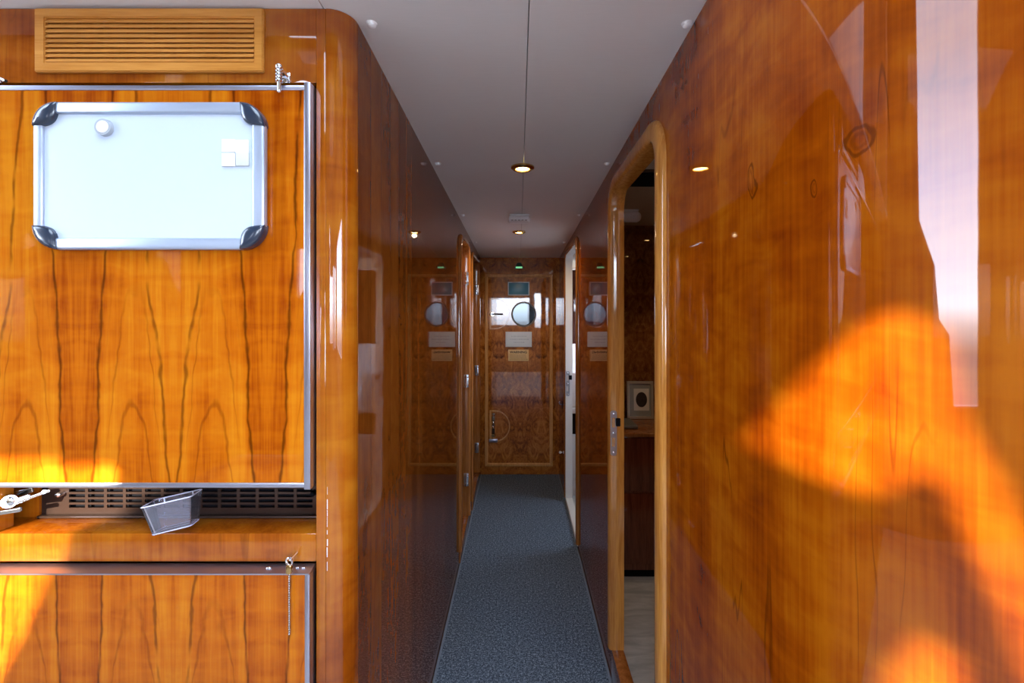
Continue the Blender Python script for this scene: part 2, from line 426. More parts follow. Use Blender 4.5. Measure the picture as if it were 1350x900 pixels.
def struct(name, bm, m, label=None, cat=None, **kw):
    o = obj(name, bm, m, **kw); o['kind'] = 'structure'
    if label: o['label'] = label; o['category'] = cat
    return o
def dup(root, loc, label, group=None):
    r = root.copy(); COL.objects.link(r); r.location = loc; r['label'] = label
    if group: r['group'] = group
    for ch in list(root.children):
        c = ch.copy(); COL.objects.link(c); c.parent = r
        for g in list(ch.children):
            d = g.copy(); COL.objects.link(d); d.parent = c
    return r
B = bmesh.new

# ------------------------------------------------------------------ sun, and where its patches fall
SUN = Vector((.25, .80, -.20)).normalized()
RC, Y0 = .50, .72                     # right wall turns outboard aft of Y0 with radius RC
def right_hit(px, py):
    dx, dz = (px - VX) / F, -(py - VY) / F
    y = XR / dx
    if y < Y0:
        cx, cy = XR + RC, Y0
        a = dx * dx + 1; b = -2 * (dx * cx + cy); c = cx * cx + cy * cy - RC * RC
        y = (-b - math.sqrt(max(0, b * b - 4 * a * c))) / (2 * a)
    return Vector((dx * y, y, EYE + dz * y))
def cup_hit(px, py, y=YD): return Vector((PX(px, y), y, PZ(py, y)))
def back(p, axis, v): return p - SUN * ((p[axis] - v) / SUN[axis])
XS, YB, ZS = -3.0, -3.0, 4.2          # saloon side, aft end, overhead

# ------------------------------------------------------------------ saloon shell
# side wall with its window (y,z) loop, traced from its mirrored strip
def refl_hit(px, py):
    p = right_hit(px, py)
    n = Vector(((p.x - XR - RC) / RC, (p.y - Y0) / RC, 0)) if p.y < Y0 else Vector((-1, 0, 0))
    d = (p - Vector((0, 0, EYE))).normalized(); r = d - n * (2 * d.dot(n))
    h = p + r * ((XS - p.x) / r.x); return (h.y, min(h.z, ZS - .12))
w_main = [refl_hit(*q) for q in ((1207, -40), (1290, -40), (1290, 535), (1257, 535), (1252, 440), (1238, 420), (1232, 350), (1212, 290))]
cup_patch = [(-40, 598), (66, 599), (74, 608), (100, 604), (138, 606), (152, 618), (148, 650), (110, 664), (92, 684), (72, 700), (64, 745), (30, 830), (-40, 960)]
sun_cut_cup = [(p.x, p.z) for p in (back(cup_hit(x, y), 1, YB) for x, y in cup_patch)]  # made-up opening: the cupboard's sun patch traced back to the aft wall
bm = B()
plate(bm, [(YB, -.0), (YF + .02, -.0), (YF + .02, ZS), (YB, ZS)], [w_main], lambda u, v: (XS, u, v), (-.06, 0, 0))
struct('wall_saloon_left', bm, M['saloon_wood'], smooth=0)
# aft bulkhead: windows, plus openings added to shape the sun patches
rp1 = [(955, 572), (1000, 520), (1060, 462), (1128, 404), (1180, 412), (1232, 436), (1262, 560), (1310, 640), (1366, 780), (1390, 925), (1340, 925), (1290, 780), (1250, 700), (1216, 620), (1150, 650), (1110, 640), (1035, 612)]
sun_cut_wall = [(p.x, p.z) for p in (back(right_hit(x, y), 1, YB) for x, y in rp1)]  # made-up opening, cut so the sun throws this patch on the right wall
w_b2 = [(.42, 1.15), (.62, 1.15), (.62, 2.02), (.42, 2.02)]
w_b3 = [(.86, 1.15), (1.3, 1.15), (1.3, 2.02), (.86, 2.02)]
w_b0 = [(-.70, 1.22), (.28, 1.22), (.28, 1.90), (-.60, 1.90), (-.62, 1.99), (-.64, 2.06), (-.67, 2.06), (-.69, 2.0)]  # window; its raised left corner is added to throw the lower sun patch
BACKHOLES = [sun_cut_wall, w_b0, w_b2, w_b3, sun_cut_cup]
bm = B()
plate(bm, [(XS - .06, 0), (1.56, 0), (1.56, ZS), (XS - .06, ZS)], BACKHOLES, lambda u, v: (u, YB, v), (0, -.06, 0))
struct('wall_aft', bm, M['saloon_wood'], smooth=0)
bm = B()
plate(bm, [(YB, 0), (Y0 - RC, 0), (Y0 - RC, ZS), (YB, ZS)], [[(-2.6, 1.2), (-.5, 1.2), (-.5, 2.2), (-2.6, 2.2)]], lambda u, v: (1.5, u, v), (.06, 0, 0))  # unseen side window added to raise the light level
struct('wall_saloon_right', bm, M['saloon_wood'], smooth=0)
bm = B(); plate(bm, [(XS - .06, YB - .06), (1.56, YB - .06), (1.56, 1.0), (XS - .06, 1.0)], [[(-.9, -2.3), (1.1, -2.3), (1.1, .5), (-.9, .5)]], lambda u, v: (u, v, ZS), (0, 0, .05)); struct('ceiling_saloon', bm, M['saloon_wood'], smooth=0)  # roof opening added so the saloon floor bounces light into the corridor
bm = B(); box(bm, (XS - .06, .951, 2.32), (1.56, 5.3, 2.36)); struct('ceiling_light_stop', bm, M['room_white'], smooth=0)  # unseen slab added to stop sky light leaking through the ceiling seam
bm = B(); box(bm, (XS - .06, YB - .06, -.06), (1.56, 5.3, -.012)); struct('floor', bm, M['saloon_floor'], smooth=0)
# header above the corridor mouth
bm = B(); box(bm, (XS, .87, 2.19), (.9, .95, ZS)); struct('wall_header', bm, M['saloon_wood'], smooth=0)

# ------------------------------------------------------------------ corridor: overhead in two vinyl halves with an open seam
def ceil_slab(x0, x1, y0, y1, up=0.):
    bm = B(); t = .03
    v = [bm.verts.new(p) for p in ((x0, y0, CEIL(y0)), (x1, y0, CEIL(y0)), (x1, y1, CEIL(y1)), (x0, y1, CEIL(y1)),
                                   (x0, y0, CEIL(y0) + t), (x1, y0, CEIL(y0) + t), (x1, y1, CEIL(y1) + t), (x0, y1, CEIL(y1) + t))]
    for f in ((0, 1, 2, 3), (7, 6, 5, 4), (0, 4, 5, 1), (1, 5, 6, 2), (2, 6, 7, 3), (3, 7, 4, 0)): bm.faces.new([v[i] for i in f])
    bmesh.ops.translate(bm, vec=(0, 0, up), verts=bm.verts[:])
    return bm
XSEAM = .023
bm = ceil_slab(-.412, XSEAM - .0011, .872, YE)
struct('ceiling', bm, M['overhead'], smooth=0)
struct('ceiling_right', ceil_slab(XSEAM + .0011, .43, .872, YE), M['overhead'], smooth=0)
struct('ceiling_left', ceil_slab(XS, -.4145, .872, 1.02), M['overhead'], smooth=0)
bm = ceil_slab(XSEAM - .02, XSEAM + .02, .9, YE, .031); struct('trim_1', bm, M['mat_grey'], smooth=0)

# carpet
cr = thing('carpet_runner', 'blue grey speckled carpet runner along the corridor floor', 'carpet', (.017, 2.4, -.012))
bm = B(); box(bm, (XL + .004, .30, -.012), (XR - .004, YE - .003, 0)); obj('pile', bm, M['carpet'], cr, smooth=0)
for xa, xb in ((XL + .002, XL + .013), (XR - .013, XR - .002)):
    bm = B(); box(bm, (xa, .30, -.011), (xb, YE - .003, .003), .0015); obj('edge_binding', bm, M['binding'], cr)

# ------------------------------------------------------------------ right wall
D1 = (1.262, 1.872, .142, 2.022)    # near right doorway: y0,y1,z0,z1 (clear opening)
D2 = (2.985, 3.690, .030, 1.990)
def ceilz(y): return CEIL(y) + .01
bm = B()
out = [(Y0, -.012), (YE, -.012), (YE, ceilz(YE)), (.95, ceilz(.95)), (.95, ZS), (Y0, ZS)]
plate(bm, out, [rrect(D1[0] - .005, D1[2] - .005, D1[1] + .005, D1[3] + .005, .08), rrect(D2[0] - .005, D2[2] - .005, D2[1] + .005, D2[3] + .005, .075)], lambda u, v: (XR, u, v), (.036, 0, 0))
NA = 64
th = [PI / 2 * i / NA for i in range(NA + 1)]
col0 = [(XR + RC - RC * math.cos(t), Y0 - RC * math.sin(t)) for t in th] + [(1.5, Y0 - RC)]
def curved_wall(bm, line, inner, z0, z1):
    """closed slab: front along line, back along inner (same count)"""
    L = [[bm.verts.new((x, y, z)) for x, y in ln] for ln, z in ((line, z0), (line, z1), (inner, z0), (inner, z1))]
    a, b, c, d = L; n = len(line)
    for i in range(n - 1):
        bm.faces.new((a[i], a[i + 1], b[i + 1], b[i])); bm.faces.new((c[i + 1], c[i], d[i], d[i + 1]))
        bm.faces.new((b[i], b[i + 1], d[i + 1], d[i])); bm.faces.new((a[i + 1], a[i], c[i], c[i + 1]))
    bm.faces.new((a[0], b[0], d[0], c[0])); bm.faces.new((a[-1], c[-1], d[-1], b[-1]))
in0 = [(XR + RC - (RC - .03) * math.cos(t), Y0 - (RC - .03) * math.sin(t)) for t in th] + [(1.5, Y0 - RC + .03)]
curved_wall(bm, col0, in0, -.012, ZS)
wr = struct('wall_right', bm, M['right_veneer'], smooth=25)

def doorway_casing(name, side, D, r, w, p, mat, depth, jamb_mat, sill_mat, label, cb=.03):
    """rounded casing proud of the wall around an opening, jamb lining behind it, and a sill; side=+1 right wall, -1 left wall"""
    X = XR if side > 0 else XL
    y0, y1, z0, z1 = D
    root = bpy.data.objects.new(name, None); COL.objects.link(root); root.location = (X, (y0 + y1) / 2, 0); root['kind'] = 'structure'
    root['label'] = label
    inner = rrect(y0, z0, y1, z1, r)
    pts = inner[:]                                   # order: right-top arc, left-top arc, bottom-left, bottom-right
    # open path going up the far side, over and down the near one
    path = [(y1, z0)] + pts[:-2] + [(y0, z0)]
    P, S, O = [], [], []
    for i, (u, v) in enumerate(path):
        a = path[max(i - 1, 0)]; b = path[min(i + 1, len(path) - 1)]
        d = Vector((b[0] - a[0], b[1] - a[1])).normalized(); n = Vector((d.y, -d.x))   # outward (away from the opening)
        P.append((X, u, v)); S.append((0, n.x, n.y)); O.append((-side, 0, 0))
    prof = [(0, min(-cb, p * .3)), (0, p * .45), (.004, p * .8), (w * .22, p), (w * .6, p), (w * .88, p * .75), (w, p * .25), (w, -.001)]
    bm = B(); sweep(bm, P, (S, O), prof); obj('casing', bm, mat, root, smooth=50)
    prof = [(-.0, -depth), (-.0, -cb), (.012, -cb), (.012, -depth)]
    bm = B(); sweep(bm, P, (S, O), prof); obj('jamb', bm, jamb_mat, root, smooth=50)
    bm = B()
    xs = sorted((X - side * .006, X + side * depth))
    box(bm, (xs[0], y0 - .01, max(z0 - .16, .001)), (xs[1], y1 + .01, z0), .006); obj('sill', bm, sill_mat, root)
    return root
d1 = doorway_casing('door_1', 1, D1, .075, .062, .017, M['moulding'], .045, M['moulding'], M['sill_wood'], 'near right doorway with a pale rounded wooden casing')
d2 = doorway_casing('door_2', 1, D2, .07, .05, .016, M['moulding_dark'], .050, M['room_white'], M['room_white'], 'far right doorway with a white painted jamb', cb=-.008)

def strike_plate(root, x0, x1, y, z0, z1, bolt=True):
    """steel strike plate on a jamb face that looks towards the viewer"""
    bm = B(); w = x1 - x0; h = z1 - z0
    plate(bm, rrect(x0, z0, x1, z1, w * .35, w * .35), [[(x0 + w * .25, z0 + h * .2), (x1 - w * .25, z0 + h * .2), (x1 - w * .25, z0 + h * .40), (x0 + w * .25, z0 + h * .40)],
          [(x0 + w * .25, z0 + h * .62), (x1 - w * .25, z0 + h * .62), (x1 - w * .25, z0 + h * .84), (x0 + w * .25, z0 + h * .84)]],
          lambda u, v: (u, y - .001, v), (0, -.003, 0))
    s = obj('strike_plate', bm, M['steel_blue'], root)
    for k in (.07, .5, .93):
        bm = B(); ball(bm, ((x0 + x1) / 2, y - .004, z0 + h * k), w * .2, 12, 8, (1, .5, 1)); obj('screw', bm, M['chrome'], s)
    if bolt:
        bm = B(); box(bm, (x1 - w * .2, y - .014, z0 + h * .66), (x1 + w * .5, y - .004, z0 + h * .84), .003); obj('keeper', bm, M['black'], s)
strike_plate(d1, PX(804.5, D1[1]), PX(813, D1[1]), D1[1], PZ(600, D1[1]), PZ(541, D1[1]))
strike_plate(d2, PX(745.3, D2[1]), PX(751, D2[1]), D2[1], PZ(522, D2[1]), PZ(489, D2[1]))

# ------------------------------------------------------------------ left wall: corridor face, rounded corner and return
D3 = (2.78, 3.24, .085, 1.985)
D4 = (3.52, 4.12, .085, 1.975)
RL = .050
bm = B()
out = [(1.015, -.012), (YE, -.012), (YE, ceilz(YE)), (1.015, ceilz(1.015))]
plate(bm, out, [rrect(D3[0] - .005, D3[2] - .005, D3[1] + .005, D3[3] + .005, .075), rrect(D4[0] - .005, D4[2] - .005, D4[1] + .005, D4[3] + .005, .075)], lambda u, v: (XL, u, v), (-.036, 0, 0))
wl = struct('wall_left', bm, M['left_veneer'], smooth=25)
bm = B()
arc = [(XL - .0005 - RL + RL * math.cos(t), 1.015 - RL * math.sin(t)) for t in (PI / 2 * i / 40 for i in range(41))] + [(XL - RL - .0006, 1.0)]
arc = [(XL - .0005, 1.0152)] + arc
top = CEIL(.98) - .001
RI = RL - .012
arc_in = [(XL - .0125, 1.0152)] + [(XL - .0005 - RL + RI * math.cos(t), 1.015 - RI * math.sin(t)) for t in (PI / 2 * i / 40 for i in range(41))] + [(XL - RL + .004, 1.0)]
curved_wall(bm, arc, arc_in, -.012, top)
struct('trim_2', bm, M['face_veneer'], smooth=30)
d3 = doorway_casing('door_3', -1, D3, .07, .036, .017, M['moulding_dark'], .075, M['moulding_dark'], M['sill_wood'], 'nearer doorway in the left wall, hinges on its far jamb')
d4 = doorway_casing('door_4', -1, D4, .07, .036, .012, M['moulding_dark'], .075, M['moulding_dark'], M['sill_wood'], 'farther doorway in the left wall beside the end door')
for root, D, xc, ys in ((d3, D3, 614.6, (367, 502, 632)), (d4, D4, 628.4, (382, 488, 590))):
    bm = B(); box(bm, (XL - .070, D[0] + .002, D[2] + .002), (XL - .045, D[1] - .002, D[3] - .004), .003)
    lf = obj('door_leaf', bm, M['left_veneer'], root)
    for yy in ys:
        y = D[1]; x = PX(xc, y); z = PZ(yy, y)
        bm = B(); box(bm, (x - .017, y - .003, z - .045), (x + .017, y - .0005, z + .045), .001)
        h = obj('hinge', bm, M['steel_blue'], root)
        bm = B(); cyl(bm, (x, y - .007, z - .044), (x, y - .007, z + .044), .007, seg=14); obj('hinge_knuckle', bm, M['chrome'], h)
        bm = B()
        for k in (-.028, .028): ball(bm, (x - .009, y - .0045, z + k), .006, 10, 6, (1, .5, 1)); ball(bm, (x + .011, y - .0045, z + k), .006, 10, 6, (1, .5, 1))
        obj('hinge_screw', bm, M['chrome'], h)

# ------------------------------------------------------------------ end bulkhead and its door
bm = B()
DE = (PX(636.5, YE), PX(733, YE), .012, PZ(346, YE))
PHc = (PX(690.5, YE), PZ(414, YE)); PHr = 15.2 / F * YE
plate(bm, [(-.42, -.012), (.46, -.012), (.46, ceilz(YE) + .03), (-.42, ceilz(YE) + .03)], [circle(*PHc, PHr + .012)], lambda u, v: (u, YE, v), (0, .045, 0))
struct('wall_end', bm, M['end_veneer'], smooth=25)
d5 = bpy.data.objects.new('door_5', None); COL.objects.link(d5); d5.location = ((DE[0] + DE[1]) / 2, YE, 0); d5['kind'] = 'structure'
d5['label'] = 'burl door with a porthole at the end of the corridor'
bm = B(); plate(bm, [(DE[0], DE[2]), (DE[1], DE[2]), (DE[1], DE[3]), (DE[0], DE[3])], [circle(*PHc, PHr)], lambda u, v: (u, YE - .012, v), (0, .011, 0))
obj('door_leaf', bm, M['end_veneer'], d5, smooth=25)
# moulding frame on the leaf
def ring_frame(u0, v0, u1, v1, w, y, out):
    bm = B()
    for (a, b, c, d) in ((u0, v0, u1, v0), (u1, v0, u1, v1), (u1, v1, u0, v1), (u0, v1, u0, v0)):
        A, C = Vector((a, 0, b)), Vector((c, 0, d)); t = (C - A).normalized(); n = Vector((-t.z, 0, t.x))
        pr = [(0, 0), (.0, out * .6), (w * .25, out), (w * .7, out), (w, out * .3), (w, 0)]
        r0 = [bm.verts.new(A + n * s + t * s + Vector((0, y - o, 0))) for s, o in pr]
        r1 = [bm.verts.new(C + n * s - t * s + Vector((0, y - o, 0))) for s, o in pr]
        for j in range(len(pr)):
            bm.faces.new((r0[j], r0[(j + 1) % len(pr)], r1[(j + 1) % len(pr)], r1[j]))
    return bm
obj('panel_moulding', ring_frame(PX(639.5, YE), PZ(613.5, YE), PX(728.5, YE), PZ(361.5, YE), .030, YE - .0125, .014), M['end_trim'], d5)
yd = YE - .0125
# porthole
bm = B(); torus(bm, (PHc[0], yd - .004, PHc[1]), (0, 1, 0), PHr + .002, .008, 48, 10); ph = obj('porthole_ring', bm, M['bronze'], d5)
bm = B()
n = 48; A = [bm.verts.new((u, yd + .0, v)) for u, v in circle(*PHc, PHr - .001, n)]; Bv = [bm.verts.new((u, YE + .05, v)) for u, v in circle(*PHc, PHr - .001, n)]
for i in range(n): bm.faces.new((A[i], A[(i + 1) % n], Bv[(i + 1) % n], Bv[i]))
obj('porthole_liner', bm, M['bronze'], ph)
bm = B(); cyl(bm, (PHc[0], YE + .008, PHc[1]), (PHc[0], YE + .013, PHc[1]), PHr - .0015, seg=48); obj('porthole_glass', bm, M['pane'], ph)
# two D-shaped pull plates with their hardware
def dplate(px0, py0, px1, py1):
    x0, x1, z1, z0 = PX(px0, YE), PX(px1, YE), PZ(py0, YE), PZ(py1, YE)
    zc = (z0 + z1) / 2; R = (z1 - z0) / 2; xx = x1 - x0
    pts = [(x0, z0)] + [(x0 + xx * .25 + xx * .75 * math.cos(t), zc + R * math.sin(t)) for t in (-PI / 2 + PI * i / 24 for i in range(25))] + [(x0, z1)]
    return pts
for k, (a, b, c, d) in enumerate(((645.5, 393, 672.5, 434), (645.5, 540, 672.5, 581.5))):
    pts = dplate(a, b, c, d)
    cu = sum(p[0] for p in pts) / len(pts); cv = sum(p[1] for p in pts) / len(pts)
    inn = [(cu + (u - cu) * .86, cv + (v - cv) * .91) for u, v in pts]
    bm = B(); plate(bm, pts, [inn], lambda u, v: (u, yd - .001, v), (0, -.009, 0))
    pp = obj('latch_recess_rim', bm, M['end_trim'], d5)
    bm = B(); plate(bm, inn, [], lambda u, v: (u, yd - .0005, v), (0, -.002, 0)); obj('latch_back_plate', bm, M['end_veneer'], pp)
    if k == 0:
        bm = B(); x = PX(647, YE); z = PZ(414, YE); cyl(bm, (x + .02, yd - .003, z), (x + .02, yd - .03, z), .016, seg=20); ball(bm, (x, yd - .02, z), .012); e = obj('latch_spindle', bm, M['chrome'], pp)
        bm = B(); tube(bm, [(x + .01, yd - .032, z), (x + .05, yd - .036, z), (PX(663, YE), yd - .036, z)], .008); obj('lever', bm, M['bronze'], pp)
    else:
        x = PX(650.5, YE)
        bm = B(); box(bm, (x - .013, yd - .008, PZ(571, YE)), (x + .015, yd - .002, PZ(544, YE)), .003); e = obj('lock_plate', bm, M['bronze'], pp)
        bm = B()
        for py, r in ((547, .012), (556, .016), (562, .016)): ball(bm, (x, yd - .014, PZ(py, YE)), r, 16, 10)
        obj('lock_knob', bm, M['chrome'], pp)
        bm = B(); cyl(bm, (x, yd - .004, PZ(573, YE)), (x, yd - .02, PZ(573, YE)), .02, .016, 20); obj('lock_cylinder', bm, M['brass'], pp)
        bm = B(); box(bm, (PX(645, YE), yd - .016, PZ(582, YE)), (PX(656, YE), yd - .008, PZ(577.5, YE)), .003); obj('pull_lip', bm, M['alum'], pp)

# signs fixed to the door: top-level things
def placard(name, label, cat, x0, y0, x1, y1, border, face, bw, lines=None):
    X0, X1, Z1, Z0 = PX(x0, YE), PX(x1, YE), PZ(y0, YE), PZ(y1, YE)
    t = thing(name, label, cat, ((X0 + X1) / 2, yd - .001, Z0))
    bm = B(); box(bm, (X0, yd - .006, Z0), (X1, yd - .0012, Z1), .001); obj('backing', bm, border, t)
    bm = B(); box(bm, (X0 + bw, yd - .0075, Z0 + bw), (X1 - bw, yd - .0058, Z1 - bw), .0005); f = obj('face', bm, face, t)
    return t, X0, X1, Z0, Z1
placard('teal_placard', 'dark teal rectangular plate with a pale border above the porthole', 'sign', 669.5, 371.5, 698, 389.5, M['placard'], M['teal'], .010)
t, X0, X1, Z0, Z1 = placard('notice_plate', 'pale blue notice plate under the porthole with faint lettering', 'sign', 666.5, 437, 701, 457, M['placard'], M['placard'], .004)
for k, (f0, f1) in enumerate(((.22, .80), (.16, .84), (.30, .72))):
    bm = B(); zc = Z1 - (Z1 - Z0) * (.30 + k * .2); u = X0 + (X1 - X0) * f0
    while u < X0 + (X1 - X0) * f1:
        w = random.uniform(.006, .018); box(bm, (u, yd - .0082, zc - .004), (u + w, yd - .0074, zc + .004)); u += w + .005
    obj('text_line', bm, M['placard_text'], t, smooth=0)
t, X0, X1, Z0, Z1 = placard('warning_label', 'small tan warning label on the end door below the notice plate', 'sign', 670, 460.5, 697, 475.5, M['tan'], M['tan'], .004)
cu = bpy.data.curves.new('warning_text', 'FONT'); cu.body = 'WARNING'; cu.size = .034; cu.align_x = 'CENTER'; cu.extrude = .0004; cu.offset = .0012
tmp = bpy.data.objects.new('warning_text', cu); COL.objects.link(tmp)
bpy.context.view_layer.update()
me = bpy.data.meshes.new_from_object(tmp.evaluated_get(bpy.context.evaluated_depsgraph_get()))
bpy.data.objects.remove(tmp)
bm = B(); bm.from_mesh(me)
wd = max(v.co.x for v in bm.verts) - min(v.co.x for v in bm.verts)
bmesh.ops.transform(bm, matrix=Matrix.Translation(((X0 + X1) / 2, yd - .0082, Z1 - .034)) @ Matrix.Rotation(PI / 2, 4, 'X') @ Matrix.Diagonal(((X1 - X0) * .84 / wd, .9, 1, 1)), verts=bm.verts[:])
obj('lettering', bm, M['ink'], t, smooth=0)
bm = B()
for k in range(5):
    zc = Z1 - .047 - k * .0115; u = X0 + .016
    while u < X1 - .03:
        w = random.uniform(.006, .02); box(bm, (u, yd - .0082, zc - .0022), (u + w, yd - .0074, zc + .0022)); u += w + .004
obj('fine_print', bm, M['ink_soft'], t, smooth=0)

# green-lit emergency lamp above the end door
t = thing('emergency_lamp', 'small dark lamp with a green glowing strip above the end door', 'lamp', (PX(684, YE), YE - .001, PZ(354, YE)))
bm = B()
x0, x1 = PX(678, YE), PX(690.5, YE); z0, z1 = PZ(354.5, YE), PZ(346.5, YE)
v = [bm.verts.new(p) for p in ((x0, YE - .05, z0), (x1, YE - .05, z0), (x1 - .026, YE - .025, z1), (x0 + .026, YE - .025, z1), (x0, YE - .001, z0), (x1, YE - .001, z0), (x1 - .026, YE - .001, z1), (x0 + .026, YE - .001, z1))]
for f in ((0, 1, 2, 3), (7, 6, 5, 4), (0, 4, 5, 1), (1, 5, 6, 2), (2, 6, 7, 3), (3, 7, 4, 0)): bm.faces.new([v[i] for i in f])
bmesh.ops.bevel(bm, geom=bm.edges[:], offset=.003, segments=2, affect='EDGES')
obj('housing', bm, M['lamp_dark'], t)
bm = B(); box(bm, (PX(680, YE), YE - .054, PZ(354.2, YE)), (PX(688.5, YE), YE - .049, PZ(352, YE)), .001); obj('light_strip', bm, M['green_glow'], t)

# small fittings on the right wall beside the end door
t = thing('wall_hook', 'small metal hook on the right wall near the end door', 'hook', (XR, 4.02, PZ(536, 4.02)))
y = 4.02; z = PZ(533, y)
bm = B(); box(bm, (XR - .004, y - .016, z - .035), (XR - .0005, y + .016, z + .03), .001); obj('back_plate', bm, M['black'], t)
bm = B(); tube(bm, [(XR - .004, y, z), (XR - .02, y, z + .004), (XR - .028, y, z + .018), (XR - .024, y, z + .03)], .006); obj('prong', bm, M['chrome'], t)
y = 4.05; z = PZ(596, y)
t = thing('door_stop', 'tiny round white knob low on the right wall by the end door', 'door stop', (XR, y, z))
bm = B(); cyl(bm, (XR + .001, y, z), (XR - .012, y, z), .008, .007, 16); obj('stem', bm, M['chrome'], t)
bm = B(); ball(bm, (XR - .016, y, z), .012, 16, 10); obj('knob', bm, M['button'], t)

# outside the porthole: foredeck with a rail
bm = B(); box(bm, (-2, YE + .3, .55), (2.4, 12, .62)); struct('floor_foredeck', bm, M['sea_deck'], smooth=0)
t = thing('deck_locker', 'pale locker on the foredeck seen through the porthole', 'locker', (-.05, 6.3, .62))
bm = B(); box(bm, (-.28, 6.0, .621), (.20, 6.6, 1.37), .04); obj('body', bm, M['sea_deck'], t)
bm = B(); box(bm, (-.30, 5.98, 1.371), (.22, 6.62, 1.41), .015); obj('lid', bm, M['teal'], t)
t = thing('deck_mast', 'blue mast on the foredeck seen at the right of the porthole', 'mast', (.155, 5.4, .62))
bm = B(); cyl(bm, (.155, 5.4, .621), (.155, 5.4, 3.6), .045, seg=20); obj('pole', bm, M['teal'], t)
bm = B(); cyl(bm, (.155, 5.4, .621), (.155, 5.4, .66), .1, seg=20); obj('foot', bm, M['sea_deck'], t)

# ------------------------------------------------------------------ overhead fittings
def cap_at(x, y):
    z = CEIL(y)
    t = thing('ceiling_button', '', 'button', (x, y, z), 'ceiling buttons')
    bm = B(); cyl(bm, (x, y, z - .0005), (x, y, z - .004), .0125, .0115, 24); obj('washer', bm, M['button'], t)
    bm = B(); ball(bm, (x, y, z - .004), .0105, 20, 10, (1, 1, .62)); obj('cap', bm, M['button'], t)
    return t
caps = [(-.326, 1.013, 'white ceiling button nearest the viewer on the left, beside the rounded cupboard corner'),
        (.376, 1.013, 'white ceiling button nearest the viewer on the right, beside the glossy right wall'),
        (-.328, 1.864, 'second white ceiling button along the left wall, level with the near downlight'),
        (.364, 1.864, 'second white ceiling button along the right wall, above the near doorway'),
        (-.329, 2.70, 'third white ceiling button along the left wall, level with the white detector'),
        (.362, 2.70, 'third white ceiling button along the right wall, between the two doorways'),
        (-.330, 3.54, 'farthest white ceiling button along the left wall, above its doorways'),
        (.362, 3.54, 'farthest white ceiling button along the right wall, above the far doorway')]
c0 = None
for x, y, lb in caps:
    if c0 is None: c0 = cap_at(x, y); c0['label'] = lb
    else: dup(c0, (x, y, CEIL(y)), lb)

def downlight(x, y, R, label, z=None, power=5., cone=100, soft=.02):
    z = CEIL(y) if z is None else z
    t = thing('downlight', label, 'ceiling light', (x, y, z), 'recessed downlights')
    prof = [(R * .58, -.002), (R * .62, -.012), (R * .80, -.013), (R, -.006), (R, -.0005)]
    bm = B(); n = 40
    rings = [[bm.verts.new((x + r * math.cos(2 * PI * i / n), y + r * math.sin(2 * PI * i / n), z + h)) for i in range(n)] for r, h in prof]
    for A, C in zip(rings, rings[1:]):
        for i in range(n): bm.faces.new((A[i], A[(i + 1) % n], C[(i + 1) % n], C[i]))
    cyl(bm, (x, y, z - .0005), (x, y, z - .0016), R * .98, seg=40)  # hidden disc added to keep lamp light out of the ceiling seam
    obj('trim_ring', bm, M['brass'], t)
    bm = B(); ball(bm, (x, y, z - .004), R * .57, 24, 12, (1, 1, .22)); obj('bulb', bm, M['lamp_warm'], t)
    l = bpy.data.lights.new('downlight_glow', 'SPOT'); l.energy = power; l.color = (1, .72, .42); l.spot_size = math.radians(cone); l.spot_blend = .5; l.shadow_soft_size = soft
    lo_ = bpy.data.objects.new('downlight_glow', l); COL.objects.link(lo_); lo_.parent = t; lo_.location = (0, 0, -.03)
    return t
downlight(.019, 1.907, .049, 'brass ringed downlight glowing in the corridor ceiling, the nearer one')
downlight(.006, 3.16, .045, 'small glowing downlight in the corridor ceiling beyond the white detector', power=15., cone=168, soft=.012)

# white detector
y = 2.70; z = CEIL(y)
t = thing('ceiling_detector', 'white plastic detector box on the corridor ceiling between the two downlights', 'detector', (.008, y, z))
bm = B(); box(bm, (-.052, y - .035, z - .014), (.068, y + .04, z - .0005), .006, 3); obj('base', bm, M['white_plastic'], t)
bm = B(); box(bm, (-.058, y - .06, z - .052), (.072, y + .02, z - .0145), .016, 4); obj('cover', bm, M['white_plastic'], t)
bm = B()
for k in range(5): box(bm, (-.040 + k * .020, y - .0612, z - .046), (-.028 + k * .020, y - .0585, z - .042), .0006)
obj('slot', bm, M['mat_grey'], t)

# ------------------------------------------------------------------ the built-in cupboard (face frame, louvre, two doors)
cup = thing('built_in_cupboard', 'glossy cherry cupboard with metal edged doors filling the left foreground', 'cupboard', (-.95, 1.2, 0))
XE = PX(417, YF)
bm = B(); box(bm, (XE, YF, 0), (XL - RL - .001, 1.0, top), .0008); obj('stile', bm, M['face_veneer'], cup)
zt = PZ(109, YF)
bm = B(); box(bm, (XS + .001, YF, zt), (XE - .0003, 1.0, top), .0008); obj('top_rail', bm, M['face_veneer'], cup)
zl, zr = PZ(703, YF), PZ(740, YF)
bm = B(); box(bm, (XS + .001, YF, zr), (XE - .0003, 1.058, zl), .0015); obj('ledge_rail', bm, M['face_veneer'], cup)
bm = B(); box(bm, (XS + .001, YF, 0), (PX(-6, YF), 1.0, zr - .001)); box(bm, (XS + .001, YF, zl + .001), (PX(-6, YF), 1.0, zt - .001)); obj('left_stile', bm, M['face_veneer'], cup)
bm = B(); box(bm, (XS + .001, 1.06, 0), (XE + .01, 1.075, top)); obj('carcass_back', bm, M['dark_gap'], cup)
bm = B(); box(bm, (XE + .0005, 1.0005, 0), (XE + .01, 1.0595, top)); obj('carcass_side', bm, M['face_veneer'], cup)
bm = B()                       # chipped varnish along the stile joint
zz = PZ(752, YF)
